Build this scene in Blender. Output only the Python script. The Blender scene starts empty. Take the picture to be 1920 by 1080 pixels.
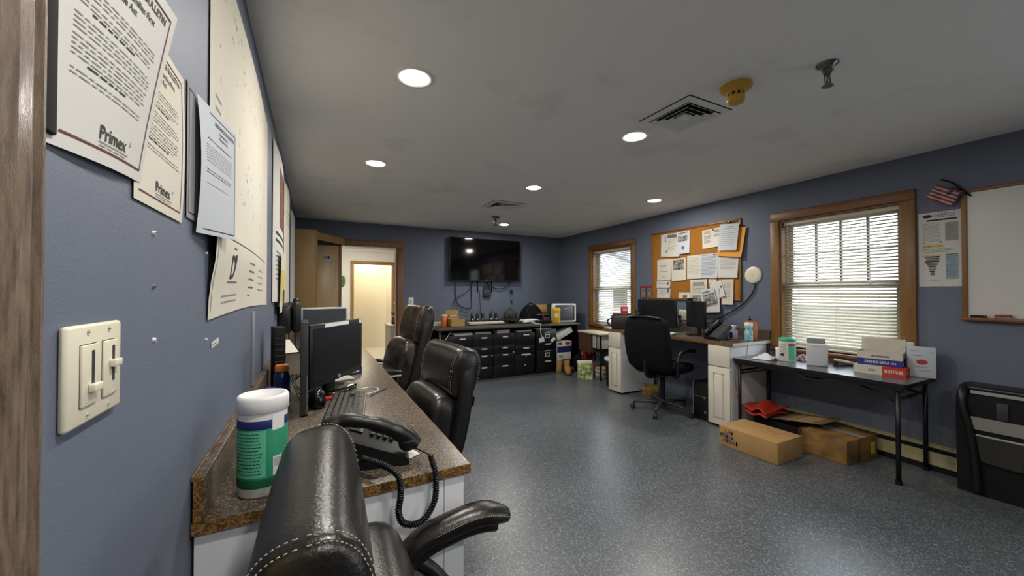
SKY = 4.2
CAN = 8.5
HALL1 = 12
HALL2 = 10
import bpy, bmesh, math, random
from mathutils import Matrix, Vector, Euler
random.seed(7)
PI = math.pi
SC = bpy.context.scene
COL = SC.collection
R = math.radians

# ------------------------------------------------------------------ materials
def lin(h):
    h = h.lstrip('#')
    o = []
    for i in (0, 2, 4):
        c = int(h[i:i+2], 16) / 255
        o.append(c / 12.92 if c <= .04045 else ((c + .055) / 1.055) ** 2.4)
    return (*o, 1)

_M = {}
def mat(name, hexc, rough=.5, metal=0, var=0, vs=8, vhex=None, bump=0, bs=200, spec=.5, coat=0, emit=0, rvar=0, stretch=None, detail=4, trans=0, sheen=0):
    """principled material with procedural colour variation (towards vhex) and bump"""
    if name in _M: return _M[name]
    m = bpy.data.materials.new(name); m.use_nodes = True
    nt = m.node_tree; N = nt.nodes; L = nt.links
    p = N['Principled BSDF']
    p.inputs['Base Color'].default_value = lin(hexc)
    p.inputs['Roughness'].default_value = rough
    p.inputs['Metallic'].default_value = metal
    p.inputs['Specular IOR Level'].default_value = spec
    p.inputs['Coat Weight'].default_value = coat
    p.inputs['Transmission Weight'].default_value = trans
    p.inputs['Sheen Weight'].default_value = sheen
    if emit:
        p.inputs['Emission Color'].default_value = lin(hexc)
        p.inputs['Emission Strength'].default_value = emit
    if var or bump or rvar:
        tc = N.new('ShaderNodeTexCoord'); src = tc.outputs['Object']
        if stretch:
            mp = N.new('ShaderNodeMapping'); mp.inputs['Scale'].default_value = stretch
            L.new(src, mp.inputs['Vector']); src = mp.outputs['Vector']
    if var or rvar:
        n = N.new('ShaderNodeTexNoise'); n.inputs['Scale'].default_value = vs; n.inputs['Detail'].default_value = detail
        L.new(src, n.inputs['Vector'])
        if var:
            mr = N.new('ShaderNodeMapRange'); mr.inputs['From Min'].default_value = .38; mr.inputs['From Max'].default_value = .68
            mr.inputs['To Max'].default_value = var
            L.new(n.outputs['Fac'], mr.inputs['Value'])
            mx = N.new('ShaderNodeMix'); mx.data_type = 'RGBA'
            mx.inputs[6].default_value = lin(hexc); mx.inputs[7].default_value = lin(vhex or '000000')
            L.new(mr.outputs['Result'], mx.inputs[0]); L.new(mx.outputs[2], p.inputs['Base Color'])
        if rvar:
            r2 = N.new('ShaderNodeMapRange'); r2.inputs['From Min'].default_value = .3; r2.inputs['From Max'].default_value = .7
            r2.inputs['To Min'].default_value = max(0, rough - rvar); r2.inputs['To Max'].default_value = min(1, rough + rvar)
            L.new(n.outputs['Fac'], r2.inputs['Value']); L.new(r2.outputs['Result'], p.inputs['Roughness'])
    if bump:
        b = N.new('ShaderNodeTexNoise'); b.inputs['Scale'].default_value = bs; b.inputs['Detail'].default_value = 3
        L.new(src, b.inputs['Vector'])
        bp = N.new('ShaderNodeBump'); bp.inputs['Strength'].default_value = bump; bp.inputs['Distance'].default_value = .002
        L.new(b.outputs['Fac'], bp.inputs['Height']); L.new(bp.outputs['Normal'], p.inputs['Normal'])
    _M[name] = m
    return m

def speckle(name, base, cols, scale, rough, bump=.2, spec=.5):
    """granular surface: voronoi cells take one of several colours"""
    m = bpy.data.materials.new(name); m.use_nodes = True
    nt = m.node_tree; N = nt.nodes; L = nt.links; p = N['Principled BSDF']
    p.inputs['Roughness'].default_value = rough; p.inputs['Specular IOR Level'].default_value = spec
    tc = N.new('ShaderNodeTexCoord')
    v = N.new('ShaderNodeTexVoronoi'); v.inputs['Scale'].default_value = scale
    L.new(tc.outputs['Object'], v.inputs['Vector'])
    sp = N.new('ShaderNodeSeparateColor'); L.new(v.outputs['Color'], sp.inputs['Color'])
    cr = N.new('ShaderNodeValToRGB'); cr.color_ramp.interpolation = 'CONSTANT'
    e = cr.color_ramp.elements; e[0].color = lin(base); e[0].position = 0
    e[1].position = cols[0][0]; e[1].color = lin(cols[0][1])
    for pos, c in cols[1:]:
        k = e.new(pos); k.color = lin(c)
    L.new(sp.outputs['Red'], cr.inputs['Fac'])
    n = N.new('ShaderNodeTexNoise'); n.inputs['Scale'].default_value = 1.3; n.inputs['Detail'].default_value = 6
    L.new(tc.outputs['Object'], n.inputs['Vector'])
    mr = N.new('ShaderNodeMapRange'); mr.inputs['From Min'].default_value = .3; mr.inputs['From Max'].default_value = .7
    mr.inputs['To Min'].default_value = .82; mr.inputs['To Max'].default_value = 1.12
    L.new(n.outputs['Fac'], mr.inputs['Value'])
    mx = N.new('ShaderNodeMix'); mx.data_type = 'RGBA'; mx.blend_type = 'MULTIPLY'; mx.inputs[0].default_value = 1
    L.new(cr.outputs['Color'], mx.inputs[6]); L.new(mr.outputs['Result'], mx.inputs[7])
    L.new(mx.outputs[2], p.inputs['Base Color'])
    r2 = N.new('ShaderNodeMapRange'); r2.inputs['From Min'].default_value = .3; r2.inputs['From Max'].default_value = .7
    r2.inputs['To Min'].default_value = rough - .01; r2.inputs['To Max'].default_value = rough + .03
    L.new(n.outputs['Fac'], r2.inputs['Value']); L.new(r2.outputs['Result'], p.inputs['Roughness'])
    bp = N.new('ShaderNodeBump'); bp.inputs['Strength'].default_value = bump; bp.inputs['Distance'].default_value = .002
    L.new(v.outputs['Distance'], bp.inputs['Height']); L.new(bp.outputs['Normal'], p.inputs['Normal'])
    _M[name] = m
    return m

WALL = mat('wall_paint', '646c7c', .58, var=.25, vs=2.5, vhex='5a6273', bump=.25, bs=260, spec=.35)
CEIL = mat('ceiling_paint', 'ebebec', .85, var=.45, vs=2.2, vhex='bdbdbb', bump=.5, bs=120, spec=.2, detail=8)
for _n in CEIL.node_tree.nodes:
    if _n.type == 'MAP_RANGE': _n.inputs['From Min'].default_value = .57; _n.inputs['From Max'].default_value = .76
HALLW = mat('hall_paint', 'e2dac4', .7, var=.1, vs=3, vhex='d6ccb2')
FLOOR = speckle('rubber_floor', '4b5054', [(.35, '555a5f'), (.62, '42464a'), (.74, '656b72'), (.93, '7d858c')], 160, .3, .14, .8)
TILE = mat('hall_tile', 'd9d4c8', .35, var=.2, vs=4, vhex='bdb6a6')
OAK = mat('oak_trim', '85602f', .42, var=.6, vs=5, vhex='6b4013', stretch=(14, 14, 1.2), bump=.1, bs=60)
OAKH = mat('oak_trim_horizontal', '754a20', .42, var=.6, vs=5, vhex='633610', stretch=(1.2, 14, 14), bump=.1, bs=60)
WORN = mat('worn_varnished_wood', '82705f', .24, var=.9, vs=7, vhex='4f4034', stretch=(30, 30, 3), bump=.5, bs=90, rvar=.12)
PLY = mat('cabinet_wood', '9d7d4e', .5, var=.4, vs=4, vhex='8a6232', stretch=(10, 10, 1), bump=.05)
DOORW = mat('door_wood', 'bfa477', .3, var=.35, vs=4, vhex='a98a58', stretch=(10, 10, 1))
LAM = speckle('granite_laminate', '4c443c', [(.3, '5e5449'), (.55, '3a342e'), (.8, '776a58'), (.93, '8f8067')], 260, .3, .05)
LAMEDGE = speckle('laminate_edge', '6d4f2a', [(.3, '8a6738'), (.55, '523a1e'), (.8, '9c7a48')], 240, .4, .05)
LAMD = speckle('dark_laminate', '45413d', [(.4, '524d47'), (.75, '3a3632')], 200, .35, .05)
WHITEP = mat('white_laminate', 'eaedf2', .4, spec=.4)
CREAMP = mat('white_painted_cabinet', 'd8d3c6', .42, var=.08, vs=5, vhex='c4bca8')
LEATHER = mat('black_leather', '14120f', .31, bump=.35, bs=170, spec=.55, rvar=.02, vs=20)
LEATHERB = mat('black_leather_panel', '0f0f10', .5, bump=.4, bs=150, spec=.4)
BLACKFAB = mat('black_fabric', '0b0b0d', .85, bump=.5, bs=400, spec=.2)
THREAD = mat('pale_thread', 'a89c88', .8)
BLK = mat('black_plastic', '101113', .38, spec=.45)
BLKM = mat('matte_black', '0c0c0e', .7, spec=.3)
DGREY = mat('dark_grey_plastic', '2c2e31', .5)
GREYP = mat('grey_plastic', '6f7276', .5)
SCREEN = mat('screen_off', '050507', .07, spec=.4)
SCREENM = mat('matte_screen_off', '10141b', .3, spec=.5)
STEEL = mat('brushed_steel', 'a9abad', .32, metal=1)
CHROME = mat('chrome', 'd0d0d2', .15, metal=1)
BLKSTEEL = mat('black_steel', '08090b', .38, var=.1, vs=6, vhex='14161a', spec=.5)
IVORY = mat('ivory_plastic', 'd9d4bf', .4)
IVORY2 = mat('ivory_plastic_darker', 'c2bda6', .45)  # slightly darker ivory for screws and outlet faces
WHT = mat('white_plastic', 'e2e2e0', .4)
PAPER = mat('white_paper', 'c9c8c4', .85, spec=.2)
PAPERW = mat('cream_paper', 'cdc9bd', .85, var=.35, vs=3, vhex='bfb8a2', spec=.2)
PAPERB = mat('bluish_paper', 'bcc2c8', .85, spec=.2)
PAPERG = mat('grey_paper', '8a8b8e', .8, spec=.2)
INK = mat('ink', '2a2a2d', .8)
INKL = mat('ink_pale', '8f8f8f', .8)
INKM = mat('ink_mid', '5f6062', .8)
MAROON = mat('maroon_ink', '5c2622', .8)
PHOTO = mat('photo_print', '3b3836', .7, var=1, vs=28, vhex='b0aca4', detail=8)
BROWNPIC = mat('brown_picture', '7a4a36', .7, var=.8, vs=18, vhex='4c2a20')
BLUEPIC = mat('pale_blue_picture', '8fa3ad', .7, var=.6, vs=24, vhex='6f8793')
GREYPIC = mat('grey_picture', '8d9088', .7, var=.6, vs=24, vhex='777a73')
YELLOW = mat('yellow_plastic', 'd0a51e', .42)
YELHI = mat('yellow_highlight', 'cdb85a', .8)
CARD = mat('cardboard', 'ab885a', .8, var=.35, vs=6, vhex='927146', spec=.2)
CARDD = mat('stained_cardboard', '94703f', .75, var=1, vs=7, vhex='5a4228', spec=.25, detail=7)
CARDT = mat('tan_cardboard', 'ad8f5f', .8, spec=.2)
CORK = mat('cork', '9a661e', .9, var=.5, vs=60, vhex='875312', bump=.4, bs=300)
MANILA = mat('yellow_envelope', 'cf8d12', .6)
RED = mat('red_plastic', 'a31d16', .5)
REDORANGE = mat('red_vinyl', '9c2815', .55, bump=.3, bs=40)
REDBOX = mat('red_box_print', 'c0301f', .6)
BLUEBOX = mat('blue_box_print', '1f2f86', .6)
GREEN = mat('green_label', '2e8f6c', .5, var=.25, vs=9, vhex='1f7457')
GREEND = mat('dark_green_label', '0c5a3a', .5)
MINT = mat('mint_label', '5fb795', .5)
NAVY = mat('navy_label', '1a2360', .5)
BLUEB = mat('blue_bottle', '14225e', .2)
ORANGE = mat('orange_plastic', 'c8701d', .4)
ORANGED = mat('dark_orange_wood', 'a85a1c', .45)
AQUA = mat('aqua_print', '59a7b8', .5, var=.8, vs=40, vhex='cfe3e6')
LAVENDER = mat('lavender_plastic', '9696a8', .35)
CYANC = mat('pale_cyan_cloth', '9fc4c4', .8)
CREAMB = mat('cream_bottle', 'cdbf9c', .4)
TAN = mat('tan_suede', '8d6c35', .85)
BROWN = mat('dark_brown', '4a2a18', .7)
CAMO = mat('camouflage_print', '5a7038', .7, var=1, vs=16, vhex='cfcf9a', detail=1)
TEALS = mat('teal_stripe', '3d6a70', .7)
BAGGREY = mat('grey_tote', '565c66', .7, var=.4, vs=8, vhex='40454d')
HEATERP = mat('heater_enamel', 'a8a07c', .45, var=.3, vs=3, vhex='8f8660')
FLAGR = mat('flag_stripe_red', '8d3a3a', .8)
FLAGW = mat('flag_stripe_white', 'c4b4ae', .8)
FLAGB = mat('flag_blue', '1c2340', .8)
DETECT = mat('yellowed_plastic', 'b5922c', .45, var=.2, vs=8, vhex='9a7a20')
VENTM = mat('vent_enamel', 'dcdcd9', .5)
DARK = mat('dark_void', '0a0a0a', .9)
SPRK = mat('sprinkler_metal', '6f6f70', .35, metal=.9)
WBOARD = mat('whiteboard_surface', 'c6c5c2', .3)
GLOSSB = mat('gloss_black_base', '0b0b0c', .08)
SILV = mat('silver_plastic', 'a5a8ac', .35, metal=.4)
VINYLW = mat('white_vinyl_sash', 'cfd2d4', .45)
CLEARP = None

def special(name, build):
    m = bpy.data.materials.new(name); m.use_nodes = True
    nt = m.node_tree; nt.nodes.clear(); build(nt); return m
def _glass(nt):
    N = nt.nodes; o = N.new('ShaderNodeOutputMaterial'); t = N.new('ShaderNodeBsdfTransparent'); g = N.new('ShaderNodeBsdfGlossy')
    t.inputs[0].default_value = (.93, .95, .95, 1); g.inputs['Roughness'].default_value = .03
    x = N.new('ShaderNodeMixShader'); x.inputs[0].default_value = .07
    nt.links.new(t.outputs[0], x.inputs[1]); nt.links.new(g.outputs[0], x.inputs[2]); nt.links.new(x.outputs[0], o.inputs[0])
GLASS = special('window_glass', _glass)
def _smoke(nt):
    N = nt.nodes; o = N.new('ShaderNodeOutputMaterial'); t = N.new('ShaderNodeBsdfTransparent'); g = N.new('ShaderNodeBsdfPrincipled')
    t.inputs[0].default_value = (.5, .5, .48, 1); g.inputs['Roughness'].default_value = .2; g.inputs['Base Color'].default_value = lin('4a4a46')
    x = N.new('ShaderNodeMixShader'); x.inputs[0].default_value = .45
    nt.links.new(t.outputs[0], x.inputs[1]); nt.links.new(g.outputs[0], x.inputs[2]); nt.links.new(x.outputs[0], o.inputs[0])
CLEARP = special('smoked_plastic', _smoke)
def _slat(nt):
    N = nt.nodes; o = N.new('ShaderNodeOutputMaterial'); d = N.new('ShaderNodeBsdfPrincipled'); t = N.new('ShaderNodeBsdfTranslucent')
    d.inputs['Base Color'].default_value = lin('d2cab0'); d.inputs['Roughness'].default_value = .45
    t.inputs[0].default_value = lin('cfc39c')
    x = N.new('ShaderNodeMixShader'); x.inputs[0].default_value = .15
    nt.links.new(d.outputs[0], x.inputs[1]); nt.links.new(t.outputs[0], x.inputs[2]); nt.links.new(x.outputs[0], o.inputs[0])
SLAT = special('blind_slat', _slat)
def _emit(col, s):
    def b(nt):
        N = nt.nodes; o = N.new('ShaderNodeOutputMaterial'); e = N.new('ShaderNodeEmission')
        e.inputs[0].default_value = lin(col); e.inputs[1].default_value = s
        nt.links.new(e.outputs[0], o.inputs[0])
    return b
LAMP = special('lamp_diffuser_lit', _emit('fff1dc', 9))

# ------------------------------------------------------------------ mesh builder
def fontmesh(txt, size, bold=False, align='LEFT'):
    c = bpy.data.curves.new('lettering', 'FONT'); c.body = txt; c.size = size; c.align_x = align
    c.resolution_u = 3
    if bold: c.offset = size * .018
    o = bpy.data.objects.new('lettering', c); COL.objects.link(o)
    dg = bpy.context.evaluated_depsgraph_get()
    me = bpy.data.meshes.new_from_object(o.evaluated_get(dg))
    vs = [(v.co.x, v.co.y) for v in me.vertices]; fs = [tuple(p.vertices) for p in me.polygons]
    bpy.data.objects.remove(o); bpy.data.curves.remove(c); bpy.data.meshes.remove(me)
    return vs, fs

class MB:
    def __init__(s, m=None):
        s.v = []; s.f = []; s.fm = []; s.fs = []; s.mats = []; s.cur = 0; s.T = Matrix()
        if m: s.m(m)
    def m(s, m):
        if m not in s.mats: s.mats.append(m)
        s.cur = s.mats.index(m); return s
    def add(s, vs, fs, smooth=False, T=None):
        M = s.T @ T if T is not None else s.T
        b = len(s.v); s.v += [tuple(M @ Vector(v)) for v in vs]
        for f in fs:
            s.f.append(tuple(b + i for i in f)); s.fm.append(s.cur); s.fs.append(smooth)
        return s
    def box(s, a, b, bev=0, T=None, seg=2):
        x0, y0, z0 = [min(p, q) for p, q in zip(a, b)]; x1, y1, z1 = [max(p, q) for p, q in zip(a, b)]
        if not bev:
            vs = [(x, y, z) for x in (x0, x1) for y in (y0, y1) for z in (z0, z1)]
            return s.add(vs, [(0, 1, 3, 2), (4, 6, 7, 5), (0, 4, 5, 1), (2, 3, 7, 6), (0, 2, 6, 4), (1, 5, 7, 3)], False, T)
        bm = bmesh.new(); bmesh.ops.create_cube(bm, size=1)
        for v in bm.verts:
            v.co = Vector(((x0+x1)/2 + v.co.x*(x1-x0), (y0+y1)/2 + v.co.y*(y1-y0), (z0+z1)/2 + v.co.z*(z1-z0)))
        bev = min(bev, .49*min(x1-x0, y1-y0, z1-z0))
        bmesh.ops.bevel(bm, geom=list(bm.edges), offset=bev, segments=seg, affect='EDGES', profile=.5)
        bm.verts.index_update()
        s.add([v.co[:] for v in bm.verts], [[v.index for v in f.verts] for f in bm.faces], seg > 1, T); bm.free()
        return s
    def cyl(s, p0, p1, r0, r1=None, n=16, cap=True, T=None, smooth=True):
        r1 = r0 if r1 is None else r1
        p0 = Vector(p0); p1 = Vector(p1); d = (p1-p0).normalized()
        a = d.orthogonal().normalized(); b = d.cross(a)
        vs = []
        for p, r in ((p0, r0), (p1, r1)):
            for i in range(n):
                t = 2*PI*i/n; vs.append(p + (a*math.cos(t) + b*math.sin(t))*r)
        s.add(vs, [(i, (i+1) % n, n+(i+1) % n, n+i) for i in range(n)], smooth, T)
        if cap: s.add(vs, [tuple(range(n))[::-1], tuple(range(n, 2*n))], False, T)
        return s
    def tube(s, pts, r, n=8, closed=False, T=None, flat=None):
        P = [Vector(p) for p in pts]; k = len(P)
        rs = r if isinstance(r, (list, tuple)) else [r]*k
        t0 = (P[1]-P[0]).normalized(); a = t0.orthogonal().normalized(); vs = []
        if abs(t0.z) < .95: a = (Vector((0, 0, 1)) - t0*t0.z).normalized()
        for i in range(k):
            if closed: t = (P[(i+1) % k]-P[i-1]).normalized()
            else: t = ((P[i+1] if i < k-1 else P[i]) - (P[i-1] if i else P[i])).normalized()
            a = (a - t*a.dot(t)).normalized(); b = t.cross(a)
            fl = flat or 1
            for j in range(n):
                q = 2*PI*j/n; vs.append(P[i] + (a*math.cos(q)*fl + b*math.sin(q))*rs[i])
        fs = []
        for i in range(k if closed else k-1):
            for j in range(n):
                i2 = (i+1) % k; fs.append((i*n+j, i*n+(j+1) % n, i2*n+(j+1) % n, i2*n+j))
        if not closed: fs += [tuple(range(n))[::-1], tuple(range((k-1)*n, k*n))]
        return s.add(vs, fs, True, T)
    def lathe(s, prof, c=(0, 0, 0), n=24, T=None, smooth=True):
        vs = []; k = len(prof)
        for r, z in prof:
            for j in range(n):
                q = 2*PI*j/n; vs.append((c[0]+r*math.cos(q), c[1]+r*math.sin(q), c[2]+z))
        fs = [(i*n+j, i*n+(j+1) % n, (i+1)*n+(j+1) % n, (i+1)*n+j) for i in range(k-1) for j in range(n)]
        s.add(vs, fs, smooth, T)
        s.add(vs, [tuple(range(n))[::-1], tuple(range((k-1)*n, k*n))], False, T)
        return s
    def prism(s, poly, d0, d1, ax='z', T=None):
        """poly in the two axes other than ax (cyclic order xy / yz / xz), extruded d0..d1"""
        def put(p, d):
            return {'z': (p[0], p[1], d), 'x': (d, p[0], p[1]), 'y': (p[0], d, p[1])}[ax]
        n = len(poly); vs = [put(p, d0) for p in poly] + [put(p, d1) for p in poly]
        fs = [tuple(range(n))[::-1], tuple(range(n, 2*n))] + [(i, (i+1) % n, n+(i+1) % n, n+i) for i in range(n)]
        return s.add(vs, fs, False, T)
    def grid(s, fn, nu, nv, smooth=True, T=None, wrapu=False):
        vs = [fn(i/(nu if not wrapu else nu), j/nv) for i in range(nu + (0 if wrapu else 1)) for j in range(nv+1)]
        w = nv+1; fs = []
        for i in range(nu):
            for j in range(nv):
                i2 = (i+1) % nu if wrapu else i+1
                fs.append((i*w+j, i2*w+j, i2*w+j+1, i*w+j+1))
        return s.add(vs, fs, smooth, T)
    def slab(s, fn, nu, nv, th, T=None):
        """grid with thickness th along local normal"""
        def nrm(u, v):
            e = .01; a = Vector(fn(min(1, u+e), v)) - Vector(fn(max(0, u-e), v)); b = Vector(fn(u, min(1, v+e))) - Vector(fn(u, max(0, v-e)))
            return a.cross(b).normalized()
        A = [Vector(fn(i/nu, j/nv)) for i in range(nu+1) for j in range(nv+1)]
        B = [A[i*(nv+1)+j] + nrm(i/nu, j/nv)*th for i in range(nu+1) for j in range(nv+1)]
        w = nv+1; o = len(A); fs = []
        for i in range(nu):
            for j in range(nv):
                q = (i*w+j, (i+1)*w+j, (i+1)*w+j+1, i*w+j+1); fs.append(q[::-1]); fs.append(tuple(o+k for k in q))
        for i in range(nu):
            for j in (0, nv):
                q = (i*w+j, (i+1)*w+j, o+(i+1)*w+j, o+i*w+j); fs.append(q if j == 0 else q[::-1])
        for j in range(nv):
            for i in (0, nu):
                q = (i*w+j, i*w+j+1, o+i*w+j+1, o+i*w+j); fs.append(q[::-1] if i == 0 else q)
        return s.add([tuple(v) for v in A+B], fs, True, T)
    def ell(s, c, r, e=1.0, e2=None, nu=24, nv=14, T=None):
        """superellipsoid; e<1 is boxier"""
        e2 = e if e2 is None else e2
        sp = lambda x, p: math.copysign(abs(x)**p, x)
        vs = []
        for j in range(nv+1):
            ph = -PI/2 + PI*j/nv
            for i in range(nu):
                th = 2*PI*i/nu
                vs.append((c[0]+r[0]*sp(math.cos(ph), e2)*sp(math.cos(th), e), c[1]+r[1]*sp(math.cos(ph), e2)*sp(math.sin(th), e), c[2]+r[2]*sp(math.sin(ph), e2)))
        fs = [(j*nu+i, j*nu+(i+1) % nu, (j+1)*nu+(i+1) % nu, (j+1)*nu+i) for j in range(nv) for i in range(nu)]
        return s.add(vs, fs, True, T)
    def text(s, txt, size, T=None, bold=False, align='LEFT', fn=None):
        vs, fs = fontmesh(txt, size, bold, align)
        return s.add([(x, 0, y) for x, y in vs] if fn is None else [fn(x, y) for x, y in vs], fs, False, T)
    def build(s, name, parent=None, loc=None, rz=0):
        me = bpy.data.meshes.new(name)
        me.from_pydata(s.v, [], s.f)
        for m in s.mats: me.materials.append(m)
        me.polygons.foreach_set('material_index', s.fm); me.polygons.foreach_set('use_smooth', s.fs)
        me.update(); me.validate()
        o = bpy.data.objects.new(name, me); COL.objects.link(o)
        if parent: o.parent = parent
        if loc is not None: o.location = loc
        if rz: o.rotation_euler = (0, 0, rz)
        return o

def tag(o, label=None, cat=None, group=None, kind=None):
    if label: o['label'] = label
    if cat: o['category'] = cat
    if group: o['group'] = group
    if kind: o['kind'] = kind
    return o
def thing(name, label, cat, loc=(0, 0, 0), rz=0, group=None):
    o = bpy.data.objects.new(name, None); COL.objects.link(o); o.empty_display_size = .05
    o.location = loc; o.rotation_euler = (0, 0, rz)
    return tag(o, label, cat, group)
def kids(o): return [c for c in list(o.children)]
def dup(o, loc=None, rz=None, label=None, parent=None):
    c = o.copy(); COL.objects.link(c)
    if parent: c.parent = parent
    if loc is not None: c.location = loc
    if rz is not None: c.rotation_euler = (0, 0, rz)
    if label: c['label'] = label
    for k in kids(o): dup(k, parent=c)
    return c
def struct(o): o['kind'] = 'structure'; return o
def Tr(x, y, z): return Matrix.Translation((x, y, z))
def Rx(a): return Matrix.Rotation(a, 4, 'X')
def Ry(a): return Matrix.Rotation(a, 4, 'Y')
def Rz(a): return Matrix.Rotation(a, 4, 'Z')
def smoothpath(pts, sub=6, closed=False):
    P = [Vector(p) for p in pts]; out = []; n = len(P)
    for i in range(n if closed else n-1):
        a = P[i-1] if (i or closed) else P[0]; b = P[i]; c = P[(i+1) % n]; d = P[(i+2) % n] if (closed or i+2 < n) else P[-1]
        for k in range(sub):
            t = k/sub
            out.append(.5*((2*b) + (c-a)*t + (2*a-5*b+4*c-d)*t*t + (3*b-a-3*c+d)*t**3))
    if not closed: out.append(P[-1])
    return out

XL, YB, H = -.235, 6.45, 2.46
YR = -4.0
def xr(y): return 4.219 + .032*y
RWZ = math.atan2(-1, -.032); RWM = Tr(4.219, 0, 0) @ Rz(RWZ)
def rw(x, y, z): return RWM @ Vector((x, y, z))      # right wall frame: x runs towards the viewer's right, y into the wall
LWZ = PI/2
def lw(x, y, z): return Vector((XL - y, x, z))        # left wall frame: x = world Y, y into the wall
# ------------------------------------------------------------------ camera, light, sky
cam = bpy.data.cameras.new('camera'); cam.sensor_width = 36; cam.sensor_fit = 'HORIZONTAL'; cam.lens = 13.5; cam.clip_start = .02
co = bpy.data.objects.new('camera', cam); COL.objects.link(co); SC.camera = co
co.location = (0, 0, 1.36); co.rotation_euler = (R(90.68), 0, R(-27.3))
SC.view_settings.view_transform = 'Standard'; SC.view_settings.look = 'None'; SC.view_settings.gamma = 1
SC.view_settings.use_curve_mapping = False; SC.view_settings.exposure = .93
w = bpy.data.worlds.new('overcast_sky'); SC.world = w; w.use_nodes = True
nt = w.node_tree; bg = nt.nodes['Background']
tc = nt.nodes.new('ShaderNodeTexCoord'); nz = nt.nodes.new('ShaderNodeTexNoise'); nz.inputs['Scale'].default_value = 2.2; nz.inputs['Detail'].default_value = 5
nt.links.new(tc.outputs['Generated'], nz.inputs['Vector'])
cr = nt.nodes.new('ShaderNodeValToRGB'); cr.color_ramp.elements[0].position = .35; cr.color_ramp.elements[0].color = lin('cfd9e6')
cr.color_ramp.elements[1].position = .7; cr.color_ramp.elements[1].color = lin('f2f5fa')
nt.links.new(nz.outputs['Fac'], cr.inputs['Fac']); nt.links.new(cr.outputs['Color'], bg.inputs['Color'])
bg.inputs['Strength'].default_value = SKY

def area(name, loc, rot, sx, sy, power, col=(1, 1, 1), shape='RECTANGLE', portal=False, spread=PI):
    l = bpy.data.lights.new(name, 'AREA'); l.shape = shape; l.size = sx; l.size_y = sy; l.energy = power; l.color = col; l.spread = spread
    if portal: l.cycles.is_portal = True
    o = bpy.data.objects.new(name, l); COL.objects.link(o); o.location = loc; o.rotation_euler = rot; return o

# ------------------------------------------------------------------ room shell
b = MB(FLOOR); b.box((XL-.15, YR-.15, -.1), (4.7, YB, 0)); struct(b.build('floor'))
b = MB(CEIL); b.box((XL-.15, YR-.15, H), (4.7, YB+.12, H+.1)); struct(b.build('ceiling'))
b = MB(WALL); b.box((XL-.12, .42, 0), (XL, YB, H)); b.box((XL-.12, -.55, 2.12), (XL, .42, H)); b.box((XL-.12, YR, 0), (XL, -.55, H)); struct(b.build('wall_left'))
DX0, DX1, DZ = .36, 1.213, 2.09          # doorway in the back wall
b = MB(WALL); b.box((XL-.12, YB, 0), (DX0, YB+.12, H)); b.box((DX0, YB, DZ), (DX1, YB+.12, H)); b.box((DX1, YB, 0), (4.6, YB+.12, H)); struct(b.build('wall_back'))
b = MB(WALL); b.box((XL-.12, YR-.12, 0), (4.6, YR, H)); struct(b.build('wall_rear'))
WZ0, WZ1 = .80, 2.10
WIN = [(-2.26, -1.322), (-5.40, -4.427), (.45, 1.6), (1.85, 3.0)]  # openings along the right wall (wall frame x); last pair added unseen for fill light
b = MB(WALL); b.T = RWM
xs = [-YB-.12, WIN[1][0], WIN[1][1], WIN[0][0], WIN[0][1], WIN[2][0], WIN[2][1], WIN[3][0], WIN[3][1], -YR+.12]
for i in range(0, 10, 2): b.box((xs[i], 0, 0), (xs[i+1], .16, H))
for a, c in WIN: b.box((a, 0, 0), (c, .16, WZ0)); b.box((a, 0, WZ1), (c, .16, H))
struct(b.build('wall_right'))
b = MB(mat('dark_paint_patch', '59627a', .6, var=.2, vs=4, vhex='505970')); b.box((1.945, YB-.0015, 1.385), (3.56, YB, 2.27))
tag(b.build('trim_1'), kind='structure')

# near door casing on the left wall, worn and varnished
d = struct(bpy.data.objects.new('door_2', None)); COL.objects.link(d); d.location = (XL, .42, 0)
prof = [(0, 0), (.012, 0), (.019, .006), (.019, .018), (.010, .026), (.010, .034), (.018, .044), (.020, .056), (.016, .066), (.007, .071), (.007, .077), (.015, .082), (.013, .090), (.006, .095), (0, .095)]
b = MB(WORN); b.prism([(p[0], p[1]*1.05) for p in prof], 0, 2.2, 'z'); b.build('casing', d)
b = MB(WORN); b.prism([(p[0], -.97-p[1]) for p in prof][::-1], 0, 2.2, 'z'); b.build('casing', d)
b = MB(WORN); b.box((-.12, -.02, 0), (.0, 0, 2.12)); b.box((-.12, -.97, 0), (0, -.95, 2.12)); b.box((-.12, -.95, 2.1), (0, -.02, 2.12)); b.build('jamb', d)
b = MB(DOORW); b.box((-.10, -.95, .01), (-.06, -.02, 2.1)); b.build('door_leaf', d)

# far doorway casing
d = struct(bpy.data.objects.new('door_1', None)); COL.objects.link(d); d.location = (DX1, YB, 0)
cw = .098
OAKD = mat('dark_oak_casing', '7d5530', .4, var=.6, vs=5, vhex='5e3c1c', stretch=(14, 14, 1.2))
b = MB(OAKD); b.box((0, -.022, 0), (cw, 0, DZ), .006); b.box((-.018, 0, 0), (0, .12, DZ)); b.build('casing', d)
b = MB(OAKD); b.box((DX0-DX1-cw, -.022, DZ), (cw, 0, DZ+cw), .006); b.build('head_casing', d)
b = MB(OAKD); b.box((DX0-DX1-cw, -.022, 0), (DX0-DX1, 0, DZ), .006); b.box((DX0-DX1, 0, 0), (DX0-DX1+.018, .12, DZ)); b.build('casing', d)

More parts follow.
